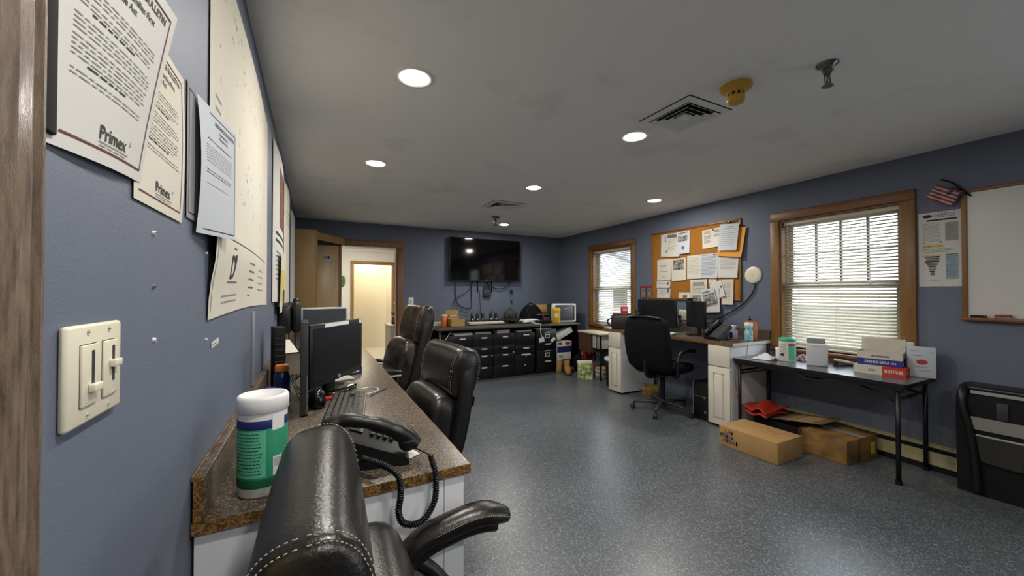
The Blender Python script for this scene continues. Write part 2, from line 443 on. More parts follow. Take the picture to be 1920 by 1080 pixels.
# hallway beyond the doorway
b = MB(TILE); b.box((-1.2, YB, -.1), (3.4, 11.6, .0)); struct(b.build('floor_hall'))
b = MB(HALLW); b.box((-1.2, YB+.12, 2.40), (3.4, 11.6, 2.5)); struct(b.build('ceiling_hall'))
HW = mat('hall_wall_white', 'd3cdbf', .7)
b = MB(HW); b.box((-1.2, 8.98, 0), (.77, 9.08, 2.4)); b.box((1.58, 8.98, 0), (3.4, 9.08, 2.4)); b.box((.77, 8.98, 1.98), (1.58, 9.08, 2.4)); struct(b.build('wall_hall'))
b = MB(HALLW); b.box((-1.2, 10.05, 0), (3.4, 10.15, 2.4)); b.box((1.62, 9.08, 0), (1.7, 10.05, 2.4)); struct(b.build('wall_hall_far'))
b = MB(HW); b.box((-1.3, YB+.12, 0), (-1.2, 10.1, 2.4)); struct(b.build('wall_hall_left'))
b = MB(HW); b.box((3.3, YB+.12, 0), (3.4, 9.0, 2.4)); struct(b.build('wall_hall_right'))
b = MB(HW); b.box((-1.2, 8.93, 2.26), (3.4, 8.98, 2.31)); tag(b.build('trim_2'), kind='structure')
d = struct(bpy.data.objects.new('door_3', None)); COL.objects.link(d); d.location = (.77, 8.98, 0)
OAKL = mat('light_oak_casing', '8b6738', .45, var=.4, vs=5, vhex='6f4d24', stretch=(14, 14, 1.2))
b = MB(OAKL); b.box((-.07, -.02, 0), (0, .1, 1.98), .004); b.build('casing', d)
b = MB(OAKL); b.box((.81, -.02, 0), (.88, .1, 1.98), .004); b.build('casing', d)
b = MB(OAKL); b.box((-.07, -.02, 1.98), (.88, .1, 2.05), .004); b.build('head_casing', d)

# ------------------------------------------------------------------ windows
def window(n, a, c):
    W = c-a; mid = (a+c)/2
    root = struct(bpy.data.objects.new('window_%d' % n, None)); COL.objects.link(root); root.location = rw(mid, 0, 0); root.rotation_euler = (0, 0, RWZ)
    h = W/2; k = .088
    for s in (-1, 1):
        b = MB(OAK); b.box((s*h, -.022, WZ0), (s*(h+k), 0, WZ1+.001), .006); b.box((s*h, 0, WZ0), (s*(h-.016), .10, WZ1)); b.build('casing', root)
    b = MB(OAKH); b.box((-h-k, -.022, WZ1), (h+k, 0, WZ1+k), .006); b.box((-h, 0, WZ1-.016), (h, .1, WZ1)); b.build('head_casing', root)
    b = MB(OAKH); b.box((-h-k, -.045, WZ0-.03), (h+k, .1, WZ0), .006); b.box((-h-k+.02, -.018, WZ0-.095), (h+k-.02, 0, WZ0-.03)); b.build('window_sill', root)
    b = MB(VINYLW); t = .05
    for z0, z1, y in ((WZ0, 1.45, .085), (1.41, WZ1-.016, .115)):
        b.box((-h+.016, y, z0), (-h+.016+t, y+.03, z1)); b.box((h-.016-t, y, z0), (h-.016, y+.03, z1))
        b.box((-h+.016, y, z0), (h-.016, y+.03, z0+t)); b.box((-h+.016, y, z1-t), (h-.016, y+.03, z1))
    b.build('sash', root)
    if n == 1:
        b = MB(mat('grey_muntin', '6f7072', .5))
        for i in (1, 2, 3): x = -h+.066 + (W-.132)*i/4; b.box((x-.009, .118, 1.46), (x+.009, .142, WZ1-.066))
        b.box((-h+.06, .118, 1.745), (h-.06, .142, 1.765)); b.build('muntins', root)
    b = MB(GLASS); b.box((-h+.06, .098, WZ0+.045), (h-.06, .102, 1.41)); b.box((-h+.06, .128, 1.45), (h-.06, .132, WZ1-.06)); b.build('glass', root)
    return root
window(1, *WIN[0]); window(2, *WIN[1]); window(3, *WIN[2]); window(4, *WIN[3])  # the later pair is added out of view to let in extra daylight

def blind(name, label, a, c, tilt, z0):
    W = c-a-.05; mid = (a+c)/2; p = .0285
    t = thing(name, label, 'blind', rw(mid, .045, WZ1-.016), RWZ, 'venetian blinds in the windows')
    Ht = WZ1-.016-z0
    b = MB(SLAT); b.box((-W/2, -.02, -.036), (W/2, .02, 0), .003); b.build('headrail', t)
    b = MB(SLAT); n = int((Ht-.06)/p)
    for i in range(n):
        z = -.052-i*p
        b.slab(lambda u, v: (-W/2+W*u, (v-.5)*.034*math.cos(tilt), z + (v-.5)*.034*math.sin(tilt) + .0022*math.sin(PI*v)), 1, 4, .0007)
    b.build('slats', t)
    b = MB(SLAT); b.box((-W/2, -.013, -Ht), (W/2, .013, -Ht+.016), .003); b.build('bottom_rail', t)
    b = MB(WHT)
    for x in (-W*.36, 0, W*.34): b.cyl((x, -.017, -Ht), (x, -.017, -.03), .0012, n=5); b.cyl((x, .017, -Ht), (x, .017, -.03), .0012, n=5)
    b.build('ladder_cord', t)
    b = MB(WHT); x = W*.29; b.cyl((x, -.026, -.03), (x, -.026, -.62), .0015, n=5); b.lathe([(.002, 0), (.006, -.01), (.007, -.035), (.002, -.038)][::-1], (x, -.026, -.62), 8); b.build('pull_cord', t)
    return t
blind('window_blind', 'cream slatted blind in the window behind the folding table', WIN[0][0], WIN[0][1], R(28), WZ0+.01)
blind('window_blind', 'cream slatted blind in the far window beside the corkboard', WIN[1][0], WIN[1][1], R(24), WZ0+.01)
for n, (a, c) in enumerate(WIN):
    m = rw((a+c)/2, .17, (WZ0+WZ1)/2)
    area('window_portal', m, (0, R(90), RWZ+PI/2), WZ1-WZ0, c-a, 1, portal=True)

# outside: ground, a pale house and bare trees
b = MB(mat('winter_lawn', '4a4733', .95, var=.5, vs=2, vhex='3a3a28')); b.box((4.75, -30, -.5), (60, 50, -.45)); struct(b.build('outside_ground'))
b = MB(mat('pale_bounce_ground', 'cfcdc6', .9, var=.2, vs=2, vhex='bdbab2')); b.box((4.75, -14, -.45), (16, .2, -.43)); struct(b.build('added_bounce_ground'))  # unseen pale ground added to bounce daylight up to the ceiling
t = thing('house', 'white sided house outside the far window', 'house', (14, 17.5, -.45))
SIDING = mat('white_siding', 'c9ccd0', .7)
b = MB(SIDING); b.box((0, -5, 0), (7, 5, 2.6)); b.prism([(-5, 2.6), (5, 2.6), (0, 4.6)], .02, 6.98, 'x'); b.build('siding', t)
b = MB(mat('grey_shingle', '6c6f75', .9)); b.prism([(-5.4, 2.45), (0, 4.65), (5.4, 2.45), (5.4, 2.6), (0, 4.8), (-5.4, 2.6)], -.3, 7.3, 'x'); b.build('roof', t)
b = MB(SCREENM); b.box((-.03, -3, 1), (0, -2, 2.1)); b.build('window_pane', t); b = MB(SCREENM); b.box((-.03, .5, 1), (0, 1.5, 2.1)); b.build('window_pane', t)
BARK = mat('grey_bark', 'b3aea8', .95, var=.4, vs=9, vhex='96928c')
def tree(x, y, h, seed):
    rnd = random.Random(seed); b = MB(BARK)
    def br(p, d, L, r, lv):
        q = p + d*L; b.tube([p, p+d*L*.5+Vector((rnd.uniform(-.05, .05)*L, rnd.uniform(-.05, .05)*L, 0)), q], [r, r*.8, r*.55], 5)
        if lv:
            for _ in range(3 if lv > 1 else 4):
                e = (d + Vector((rnd.uniform(-1, 1), rnd.uniform(-1, 1), rnd.uniform(-.1, .8)))*.65).normalized(); br(p + d*L*rnd.uniform(.55, 1), e, L*rnd.uniform(.5, .75), r*.5, lv-1)
    br(Vector((0, 0, 0)), Vector((0, 0, 1)), h*.4, h*.018, 4)
    return b.build('bare_tree', None, (x, y, -.45))
for i, (x, y, h) in enumerate(((34, 4.5, 9), (40, 11.0, 10), (27, 24, 11))):
    o = tree(x, y, h, i+3)
    tag(o, ['bare grey tree outside the window behind the folding table', 'bare tree outside, between the house and the nearest tree', 'bare tree rising beside the white house outside'][i], 'tree', 'bare trees outside')

# ------------------------------------------------------------------ ceiling fittings
LIGHTS = [(.452, 1.965), (.462, 3.425), (2.046, 3.464), (2.727, 5.566), (2.004, 1.998), (3.612, 3.287), (.45, .5), (.45, -.95), (2.03, -1.2)]  # the rear pair is added out of view to light the room
LN = ['recessed ceiling light nearest the left wall, largest and brightest', 'recessed ceiling light further along the left wall before the television', 'recessed ceiling light in front of the square far vent', 'recessed ceiling light nearest the back wall beside the small sprinkler',
      'recessed ceiling light beside the near square vent and yellow smoke detector', 'recessed ceiling light above the desk chair near the far window', 'recessed ceiling light overhead by the near doorway', 'unseen recessed light added at the rear left', 'unseen recessed light added at the rear middle']
for i, (x, y) in enumerate(LIGHTS):
    t = thing('ceiling_light', LN[i], 'ceiling light', (x, y, H), 0, 'recessed ceiling lights')
    b = MB(WHT); b.lathe([(.072, .0), (.075, -.004), (.098, -.006), (.1, -.003), (.1, 0)], n=32); b.build('trim_ring', t)
    b = MB(LAMP); b.lathe([(.002, -.012), (.05, -.0105), (.0725, -.003), (.0725, -.001)], n=32); b.build('diffuser', t)
    area('downlight_glow', (x, y, H-.016), (0, 0, 0), .14, .14, CAN, (1, .945, .87), 'DISK')
def vent(x, y, s, label):
    t = thing('ceiling_vent', label, 'vent', (x, y, H), 0, 'square ceiling vents')
    b = MB(DARK); b.box((-s*.42, -s*.42, -.003), (s*.42, s*.42, 0)); b.build('backing', t)
    b = MB(VENTM)
    def ring(r0, r1, z0, z1):
        for k in range(4):
            q = Rz(k*PI/2); vs = [(-r0, -r0, z0), (r0, -r0, z0), (r1, -r1, z1), (-r1, -r1, z1)]
            b.add(vs + [(p[0], p[1], p[2]+.0025) for p in vs], [(0, 1, 2, 3), (7, 6, 5, 4), (0, 3, 7, 4), (1, 5, 6, 2), (0, 4, 5, 1), (3, 2, 6, 7)], False, q)
    ring(s*.5, s*.40, -.006, -.014); b.build('frame', t)
    b = MB(VENTM); ring(s*.385, s*.325, -.020, -.004); ring(s*.29, s*.23, -.020, -.004); ring(s*.195, s*.135, -.020, -.004); b.box((-s*.09, -s*.09, -.016), (s*.09, s*.09, -.004)); b.build('louvres', t)
    b = MB(mat('black_mould', '3a3a38', .9)); b.box((-s*.515, -s*.515, -.001), (s*.515, s*.515, 0)); b.build('stain_ring', t)
vent(2.04, 1.62, .37, 'white square ceiling vent beside the yellow smoke detector'); vent(2.11, 4.33, .40, 'distant square ceiling vent before the far sprinkler')
t = thing('smoke_detector', 'yellowed round smoke detector on the ceiling', 'smoke detector', (1.975, 1.25, H))
b = MB(WHT); b.lathe([(.07, 0), (.07, -.012), (.06, -.013)], n=32); b.build('base', t)
b = MB(DETECT); b.lathe([(.076, -.01), (.078, -.016), (.07, -.03), (.048, -.04), (.042, -.044), (.042, -.05)], n=36); b.lathe([(.042, -.066), (.044, -.085), (.036, -.1), (.02, -.104), (.002, -.104)], n=36); b.build('cover', t)
b = MB(DARK); b.lathe([(.036, -.049), (.036, -.067)], n=24); b.build('chamber', t)
b = MB(DETECT)
for k in range(10): b.box((.036, -.006, -.067), (.043, .006, -.049), T=Rz(k*PI/5))
b.build('grille', t)
def sprinkler(x, y, s, label):
    t = thing('sprinkler', label, 'sprinkler', (x, y, H), 0, 'ceiling sprinklers')
    b = MB(SPRK); b.lathe([(.045*s, 0), (.045*s, -.006*s), (.03*s, -.016*s), (.028*s, -.022*s)], n=24); b.build('escutcheon', t)
    b = MB(SPRK); b.cyl((0, 0, -.02*s), (0, 0, -.045*s), .018*s, n=6, smooth=False); b.cyl((0, 0, -.045*s), (0, 0, -.055*s), .014*s); b.box((.028*s, -.006*s, -.02*s), (.05*s, .006*s, -.006*s)); b.build('body', t)
    b = MB(SPRK)
    for k in (-1, 1): b.tube(smoothpath([(k*.013*s, 0, -.052*s), (k*.026*s, 0, -.07*s), (k*.022*s, 0, -.09*s), (k*.004*s, 0, -.105*s)]), .0035*s, 6)
    b.build('yoke', t)
    b = MB(SPRK); b.cyl((0, 0, -.055*s), (0, 0, -.1*s), .004*s); b.lathe([(.004*s, -.103*s), (.024*s, -.105*s), (.024*s, -.109*s), (.004*s, -.111*s)], n=12); b.build('deflector', t)
sprinkler(2.19, .935, 1.0, 'near metal sprinkler head on the ceiling above the table'); sprinkler(2.32, 5.02, 1.25, 'far sprinkler head on the ceiling by the square vent')
area('hall_lamp', (1.0, 7.8, 2.38), (0, 0, 0), .5, .5, HALL1, (1, .9, .72)); area('hall_lamp', (1.15, 9.6, 2.38), (0, 0, 0), .4, .4, HALL2, (1, .87, .66))
# ------------------------------------------------------------------ paper sheets
def sheet(name, label, cat, T, w, h, shape=None, prints=(), m=PAPER, group=None, nu=10, nv=12, poly=None, eps=.0007):
    """a sheet hung in a wall frame: u right, v up, shape(u, v) -> (du, lift, dv); prints are rects and lettering on its face"""
    shape = shape or (lambda u, v: (0, .0015, 0))
    def S(u, v, e=0):
        d = shape(u/w, v/h)
        if e:
            k = .004; a = Vector(S(min(w, u+k), v)) - Vector(S(max(0, u-k), v)); c = Vector(S(u, min(h, v+k))) - Vector(S(u, max(0, v-k)))
            n = a.cross(c).normalized(); p = Vector(S(u, v)) + n*e; return tuple(p)
        return (u + d[0], -d[1], v + d[2])
    b = MB(m)
    b.grid(lambda a, c: S(a*w, c*h), nu, nv)
    for p in prints:
        e = eps*(1 + .35*(p[-1] if isinstance(p[-1], int) else 0))
        if p[0] == 'r':
            _, u0, v0, u1, v1, pm = p[:6]; b.m(pm)
            ku = max(1, int(abs(u1-u0)/w*nu)); kv = max(1, int(abs(v1-v0)/h*nv))
            b.grid(lambda a, c: S(u0+(u1-u0)*a, v0+(v1-v0)*c, e), ku, kv)
        elif p[0] == 'q':                       # free quad
            _, c4, pm = p[:3]; b.m(pm); b.add([S(u, v, e) for u, v in c4], [tuple(range(len(c4)))])
        elif p[0] == 't':
            _, tx, u, v, sz, pm = p[:6]; al = p[6] if len(p) > 6 and isinstance(p[6], str) else 'LEFT'
            b.m(pm); b.text(tx, sz, bold=True, align=al, fn=lambda x, y: S(u+x, v+y, e))
    o = b.build(name); o.matrix_world = T
    return tag(o, label, cat, group)
def para(u0, u1, v, n, dv, th, m, seed=1, ragged=.3):
    rnd = random.Random(seed); out = []
    for i in range(n):
        u = u0; end = u1 - (u1-u0)*rnd.random()*ragged*(1 if i == n-1 else .35)
        while u < end - .004:
            L = min(rnd.uniform(.006, .022), end-u); out.append(('r', u, v-i*dv, u+L, v-i*dv+th, m)); u += L + .0035
    return out
def LWT(x, z, lift=0, rot=0): return Tr(XL + lift, x, z) @ Rz(LWZ) @ Ry(-rot)

b = thing('dark_panel', 'thin black panel behind the nearest bulletin by the door casing', 'wall file', (XL, .516, 1.515), LWZ)  # thin near-black panel filling the dark area between casing and bulletin
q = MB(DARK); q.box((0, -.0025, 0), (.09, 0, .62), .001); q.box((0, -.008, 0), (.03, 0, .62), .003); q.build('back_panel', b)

def bull(w, h, brd, heavy, seed):
    P = [('r', .016, .016, w-.016, .016+brd, MAROON), ('r', w-.016-brd, .016, w-.016, h-.016, MAROON), ('r', w*.55, h-.016-brd, w-.016, h-.016, MAROON)]
    P += [('t', 'Primex', w*.36, .030, .024, INK), ('t', '3', w*.36+.080, .041, .009, INK), ('r', w*.36, .0255, w*.36+.080, .0265, INKM)]
    P += para(w*.37, w*.72, .0215, 1, .004, .0012, INKL, seed)
    P += [('t', 'RESOURCE BULLETIN', w-.03, h-.034, .0145, INK, 'RIGHT'), ('t', 'Families First', w*.74, h-.053, .0125, INK, 'RIGHT'), ('t', 'Response Act', w*.55, h-.067, .0125, INK, 'RIGHT')]
    v = h-.088
    for k in range(7):
        n = [3, 2, 4, 5, 2, 6, 4][k]
        if v - n*.0054 < .056: break
        P += para(.024, w-.034, v, n, .0054, .0014, INKL if not heavy else INKM, seed+k*3); v -= n*.0054
        if k in (1, 3, 5): P += para(.05, w*.62, v, 1, .004, .0022, INK, seed+k, .1); v -= .0075
        v -= .0025
    return P
# nearest bulletin: pinned low, its top and right edge leaning away from the wall
sheet('bulletin_sheet', 'largest nearest bulletin, top edge leaning off the wall, black lettering in a maroon border', 'notice', LWT(.536, 1.506), .23, .278,
      lambda a, c: (-.004*c*a + .012*c*(1-a), .003 + .006*c + .036*a*c**1.2 + .006*math.sin(PI*a), .018*a*(1-c)), bull(.23, .278, .0026, False, 3), PAPER, 'bulletins on the left wall', 16, 18)
sheet('bulletin_sheet', 'second bulletin flat on the wall, partly behind the nearest one', 'notice', LWT(.742, 1.497), .228, .285, lambda a, c: (0, .003 + .004*a*math.sin(PI*c), 0), bull(.228, .285, .0022, False, 9), PAPERW, 'bulletins on the left wall', 8, 10)
sheet('notice_sheet', 'grey backing sheet behind the third bulletin', 'notice', LWT(1.0, 1.515), .225, .285, lambda a, c: (0, .003+.002*a, 0), [('r', .012, .012, .014, .27, INK), ('r', .012, .27, .2, .272, INK), ('r', .012, .012, .2, .014, INK)], PAPERG, 'bulletins on the left wall')
def p3(a, c): return (0, .009 + .036*a + .008*math.sin(PI*c)*(1-a), -.012*(1-a)*(1-c)**2)
B3 = [('r', .03, .010, .214, .012, INK), ('r', .212, .010, .214, .275, INK), ('r', .06, .273, .214, .275, INK), ('t', 'RESOURCE BULLETIN', .204, .254, .0125, INK, 'RIGHT'), ('t', 'Families First', .16, .240, .0095, INK, 'RIGHT'), ('t', 'Response Act', .16, .229, .0095, INK, 'RIGHT')]
B3 += para(.04, .2, .21, 1, .005, .0022, INK, 4, .4) + para(.03, .2, .195, 7, .006, .0012, INKL, 5) + para(.03, .2, .14, 2, .006, .0014, INKM, 6) + para(.03, .19, .11, 1, .006, .0012, INKL, 7)
sheet('bulletin_sheet', 'third bulletin curling off the wall over the edge of the big plan', 'notice', LWT(1.045, 1.502), .222, .288, p3, B3, PAPERB, 'bulletins on the left wall', 12, 14)
# large site plan
def pl(a, c): return (-.015*a*max(0, .3-c)*2.2, .004 + .018*math.exp(-((c-.19)/.09)**2)*(1-a) + .008*math.sin(PI*a*1.1)*c, .012*math.sin(PI*a) - .01*math.sin(PI*a)*c)
PP = [('t', 'D', .22, .105, .10, INK), ('t', 'D', .224, .105, .10, INK), ('r', .285, .165, .31, .18, INK), ('q', [(.298, .165), (.31, .165), (.297, .125), (.287, .125)], INK), ('r', .25, .195, .3, .2, INKM), ('r', .2, .09, .36, .096, INKM), ('r', .02, .22, 1.2, .2235, INKM), ('r', .02, .018, .024, .22, INKM)]
PP += para(.14, .38, .05, 2, .018, .006, INKL, 3) + para(.62, .78, .17, 5, .032, .007, INKM, 8, .7) + para(.9, 1.14, .16, 4, .03, .005, INKL, 9, .8)
PP += para(.06, .14, .58, 9, .03, .008, INKL, 10, .7)
rnd = random.Random(5)
for _ in range(70):
    u, v = rnd.uniform(.1, 1.15), rnd.uniform(.28, .95); PP.append(('r', u, v, u+rnd.uniform(.004, .012), v+rnd.uniform(.004, .016), INKL))
sheet('site_plan', 'large cream site plan sheet hanging on the left wall, bottom edge lifting', 'plan', LWT(1.18, 1.292), 1.33, 1.0, pl, PP, PAPERW, None, 22, 20)
Q = [('r', .28, .52, .80, .94, BROWNPIC), ('r', .30, .60, .78, .86, BROWNPIC, 1)] + para(.12, .85, .45, 2, .05, .02, INK, 3, .2) + para(.12, .82, .33, 7, .03, .008, INKM, 4) + para(.2, .7, .1, 2, .03, .008, INKL, 5)
sheet('wall_poster', 'tall white poster with a brown picture above black lines, beyond the site plan', 'poster', LWT(2.80, 1.30), .90, 1.03, lambda a, c: (0, .006 + .02*math.sin(PI*a), -.05*a*c), Q, PAPER, 'sheets past the site plan', 12, 12)
sheet('pennant_sheet', 'yellow and dark leaflet under the brown picture poster', 'leaflet', LWT(3.0, 1.22), .42, .42, lambda a, c: (0, .032 + .01*c, 0), [('r', .05, .08, .36, .3, YELHI), ('r', .25, .02, .40, .16, INK, 1)], PAPERW, 'sheets past the site plan', 8, 8)
sheet('wall_poster', 'narrow blank white sheet between the brown poster and the blue edged sheet', 'poster', LWT(3.76, 1.27), .72, 1.04, lambda a, c: (0, .008+.02*math.sin(PI*a), -.05*a*c), para(.1, .6, .8, 3, .05, .01, INKL, 3), PAPERW, 'sheets past the site plan')
sheet('wall_poster', 'white sheet with a pale blue edge nearest the wooden wall cabinet', 'poster', LWT(4.52, 1.26), .86, .96, lambda a, c: (0, .02+.02*math.sin(PI*a), -.06*a*c), [('r', .68, .3, .84, .94, BLUEPIC)], PAPERB, 'sheets past the site plan')

# dimmer switch plate
t = thing('dimmer_switch', 'ivory double slide dimmer switch plate on the left wall', 'light switch', (XL, .630, 1.268), LWZ)
b = MB(IVORY); b.box((-.0635, -.008, -.056), (.0635, 0, .056), .004); b.build('plate', t)
for x, z, n in ((-.022, -.016, 0), (.028, .004, 1)):
    b = MB(IVORY); b.box((x-.0175, -.0105, -.035), (x+.0175, -.006, .033), .001); b.m(DGREY); b.box((x-.0185, -.0082, -.036), (x+.0185, -.0078, .034)); b.box((x+.002, -.0109, -.018), (x+.008, -.0104, .026)); b.m(IVORY2); b.box((x-.012, -.0109, -.031), (x+.012, -.0103, -.0305)); b.build('slide_dimmer', t)
    s = MB(IVORY); s.box((x-.006, -.017, z-.0045), (x+.013, -.0105, z+.0045), .0012); s.build('slider_knob', t)
for x in (-.022, .028):
    for z in (-.047, .047):
        b = MB(IVORY2); b.cyl((x, -.0085, z), (x, -.0075, z), .0035, n=12); b.m(DGREY); b.box((x-.003, -.0088, z-.0004), (x+.003, -.0084, z+.0004)); b.build('screw', t)
for i, (y, z, l) in enumerate(((.829, 1.458, 'topmost white wall anchor above the dimmer switch'), (.831, 1.37, 'grey wall anchor in the middle of the row above the dimmer switch'), (.835, 1.282, 'lowest white wall anchor right of the dimmer switch'), (1.177, 1.456, 'small white wall anchor under the third bulletin'), (1.18, 1.245, 'small wall anchor left of the white label strip'))):
    b = MB(WHT if i != 1 else GREYP); b.cyl((XL, y, z), (XL+.004, y, z), .0042 if i < 3 else .003, .003, 10); b.m(DARK); b.cyl((XL+.004, y, z), (XL+.0044, y, z), .0014, n=8)
    tag(b.build('wall_anchor'), l, 'wall anchor', 'anchors in the left wall')
sheet('label_strip', 'small white label strip on the left wall below the site plan', 'label', LWT(1.235, 1.215, 0, R(4)), .085, .016, None, para(.006, .08, .006, 1, .01, .004, INKL, 2), PAPER)

b = MB(mat('painted_raceway', '8f959f', .5)); b.box((XL, 1.955, .965), (XL+.010, 1.972, 1.28), .002); b.box((XL, 1.99, .965), (XL+.006, 1.996, 1.27)); tag(b.build('cable_raceway'), 'pale vertical cable raceway on the left wall under the site plan', 'cable cover')
# ------------------------------------------------------------------ left desk
DT = .86; DE = .408; DY0, DY1 = 1.06, 5.35
t = thing('desk_countertop', 'long granite pattern countertop running along the left wall', 'countertop', (XL+.002, DY0, DT))
b = MB(LAM); b.box((0, 0, -.028), (DE-XL, DY1-DY0, 0), .002); b.m(LAMEDGE); b.box((.0, -.0015, -.028), (DE-XL+.001, 0, -.001)); b.box((DE-XL, 0, -.028), (DE-XL+.0015, DY1-DY0, -.001)); b.build('top', t)
b = MB(LAM); b.box((.003, 0, 0), (.024, DY1-DY0, .098), .002); b.m(LAMEDGE); b.box((.003, -.0015, 0), (.024, 0, .0975)); b.box((.0, -.001, .09), (.004, DY1-DY0, .1)); b.build('backsplash', t)
def base_unit(x0, y0, x1, y1, label, doors, front='x'):
    t = thing('base_cabinet', label, 'cabinet', (x0, y0, 0), 0, 'white base cabinets under the left countertop')
    b = MB(WHITEP); b.box((0, 0, .09), (x1-x0, y1-y0, DT-.0285)); b.m(BLKM); b.box((.0, .002, 0), (x1-x0-.06, y1-y0-.002, .09)); b.build('body', t)
    n = doors; L = (y1-y0)/n
    for k in range(n):
        p = MB(WHITEP); p.box((x1-x0, k*L+.004, .68), (x1-x0+.019, (k+1)*L-.004, DT-.034), .004); p.build('drawer_front', t)
        p = MB(WHITEP); p.box((x1-x0, k*L+.004, .1), (x1-x0+.019, (k+1)*L-.004, .672), .004); d = p.build('door', t)
        p = MB(STEEL); p.cyl((x1-x0+.04, k*L+.05, .56), (x1-x0+.04, k*L+.05, .66), .005); p.cyl((x1-x0+.015, k*L+.05, .57), (x1-x0+.04, k*L+.05, .57), .004); p.cyl((x1-x0+.015, k*L+.05, .65), (x1-x0+.04, k*L+.05, .65), .004); p.build('handle', d)
    return t
CX = .372
u = base_unit(XL+.006, 1.085, CX, 1.52, 'white base cabinet under the near end of the left countertop', 1)
b = MB(WHITEP); b.box((0, -.018, 0), (CX-XL-.004-.042, -.0005, DT-.0285)); b.box((CX-XL-.004-.040, -.018, .0), (CX-XL-.006+.02, -.0005, DT-.0285)); b.build('end_panel', u)
base_unit(XL+.006, 2.55, CX, 3.0, 'white base cabinet in the middle of the left countertop', 1)
base_unit(XL+.006, 4.2, CX, 5.3, 'white base cabinet at the far end of the left countertop', 2)

# wipes canister
t = thing('wipes_canister', 'white and green wipes canister on the near corner of the left countertop', 'canister', (-.113, 1.165, DT+.0005))
b = MB(WHT); b.lathe([(.002, 0), (.050, 0), (.054, .005), (.054, .208)], n=40); b.build('body', t)
b = MB(GREEN); b.lathe([(.0545, .026), (.0547, .027), (.0547, .178), (.0545, .179)], n=40); b.m(NAVY); b.lathe([(.0549, .166), (.0551, .167), (.0551, .186), (.0545, .187)], n=40); b.m(GREEND); b.lathe([(.0549, .025), (.0551, .026), (.0551, .045), (.0549, .046)], n=40)
b.m(MINT)
def can(r, a, z): return (r*math.cos(a), r*math.sin(a), z)
def cpatch(b, r, a0, a1, z0, z1, n=8): b.grid(lambda u, v: can(r, a0+(a1-a0)*u, z0+(z1-z0)*v), n, 1)
cpatch(b, .0550, R(-165), R(-78), .05, .163, 14)
b.m(GREEND); rnd = random.Random(2)
for k in range(13):
    z = .155-.008*k; a = -160
    while a < -92:
        L = rnd.uniform(3, 11); cpatch(b, .0553, R(a), R(min(a+L, -86)), z, z+.0022, 2); a += L+2
b.m(WHT); cpatch(b, .0553, R(-62), R(-40), .05, .095, 4); cpatch(b, .0553, R(-64), R(-30), .16, .2, 4)
b.m(INK)
for k in range(7): cpatch(b, .0556, R(-60+k*2.6), R(-59+k*2.6), .07, .092, 1)
b.build('label', t)
b = MB(WHT); b.lathe([(.055, .203), (.0575, .205), (.0575, .235), (.054, .242), (.048, .243), (.046, .239), (.002, .237)], n=40); b.build('lid', t)

# desk phone with coiled cord over the counter end
t = thing('desk_phone', 'black desk phone with coiled cord hanging over the counter end', 'phone', (.155, 1.235, DT+.0005), R(80))
b = MB(BLK); b.prism([(-.11, 0), (.10, 0), (.10, .092), (.085, .098), (-.10, .025), (-.11, .015)], -.085, .10, 'x'); b.build('base', t)
b = MB(BLK); b.tube(smoothpath([(-.055, -.125, .045), (-.055, -.1, .075), (-.055, -.03, .112), (-.055, .06, .136), (-.055, .11, .12)]), [.026]*9 + [.022]*5 + [.018]*2 + [.02]*5 + [.026]*4, 12); b.ell((-.055, -.11, .055), (.028, .03, .022), .8); b.ell((-.055, .1, .12), (.028, .03, .022), .8); b.build('handset', t)
b = MB(DGREY); TT = Tr(.02, -.01, .0625) @ Rx(R(21.5))
for i in range(3):
    for j in range(4): b.box((-.02+i*.024, -.06+j*.02, .0), (-.003+i*.024, -.047+j*.02, .008), .002, T=TT)
b.build('keypad', t)
b = MB(SCREENM); b.box((-.02, .035, .0), (.065, .075, .004), .001, T=TT); b.build('display', t)
WC = Tr(.155, 1.235, DT+.0005) @ Rz(R(80)); WI = WC.inverted()
path = smoothpath([(.12, 1.13, .905), (.165, 1.06, .905), (.196, 1.028, .885), (.203, 1.022, .84), (.197, 1.02, .795), (.208, 1.018, .765), (.238, 1.018, .752), (.266, 1.02, .76), (.292, 1.022, .798), (.297, 1.026, .84), (.295, 1.03, .878), (.288, 1.05, .912)], 26)
cl = []
L = 0; tt = Vector((0, 0, 1))
for i in range(len(path)-1):
    a, c = path[i], path[i+1]; d = (c-a); n = 4
    t0 = d.normalized(); u = t0.cross(Vector((0, 1, .3))).normalized(); v = t0.cross(u)
    for k in range(n):
        p = a + d*k/n; L += d.length/n; q = L/.0062*2*PI
        cl.append(WI @ (p + (u*math.cos(q) + v*math.sin(q))*.0068))
b = MB(BLK); b.tube(cl, .0024, 5); b.tube([WI @ p for p in path], .0055, 6)
b.tube([WI @ Vector(p) for p in smoothpath([(.288, 1.05, .912), (.28, 1.1, .905), (.26, 1.18, .895), (.22, 1.22, .89)])], .0022, 6); b.build('cord', t)

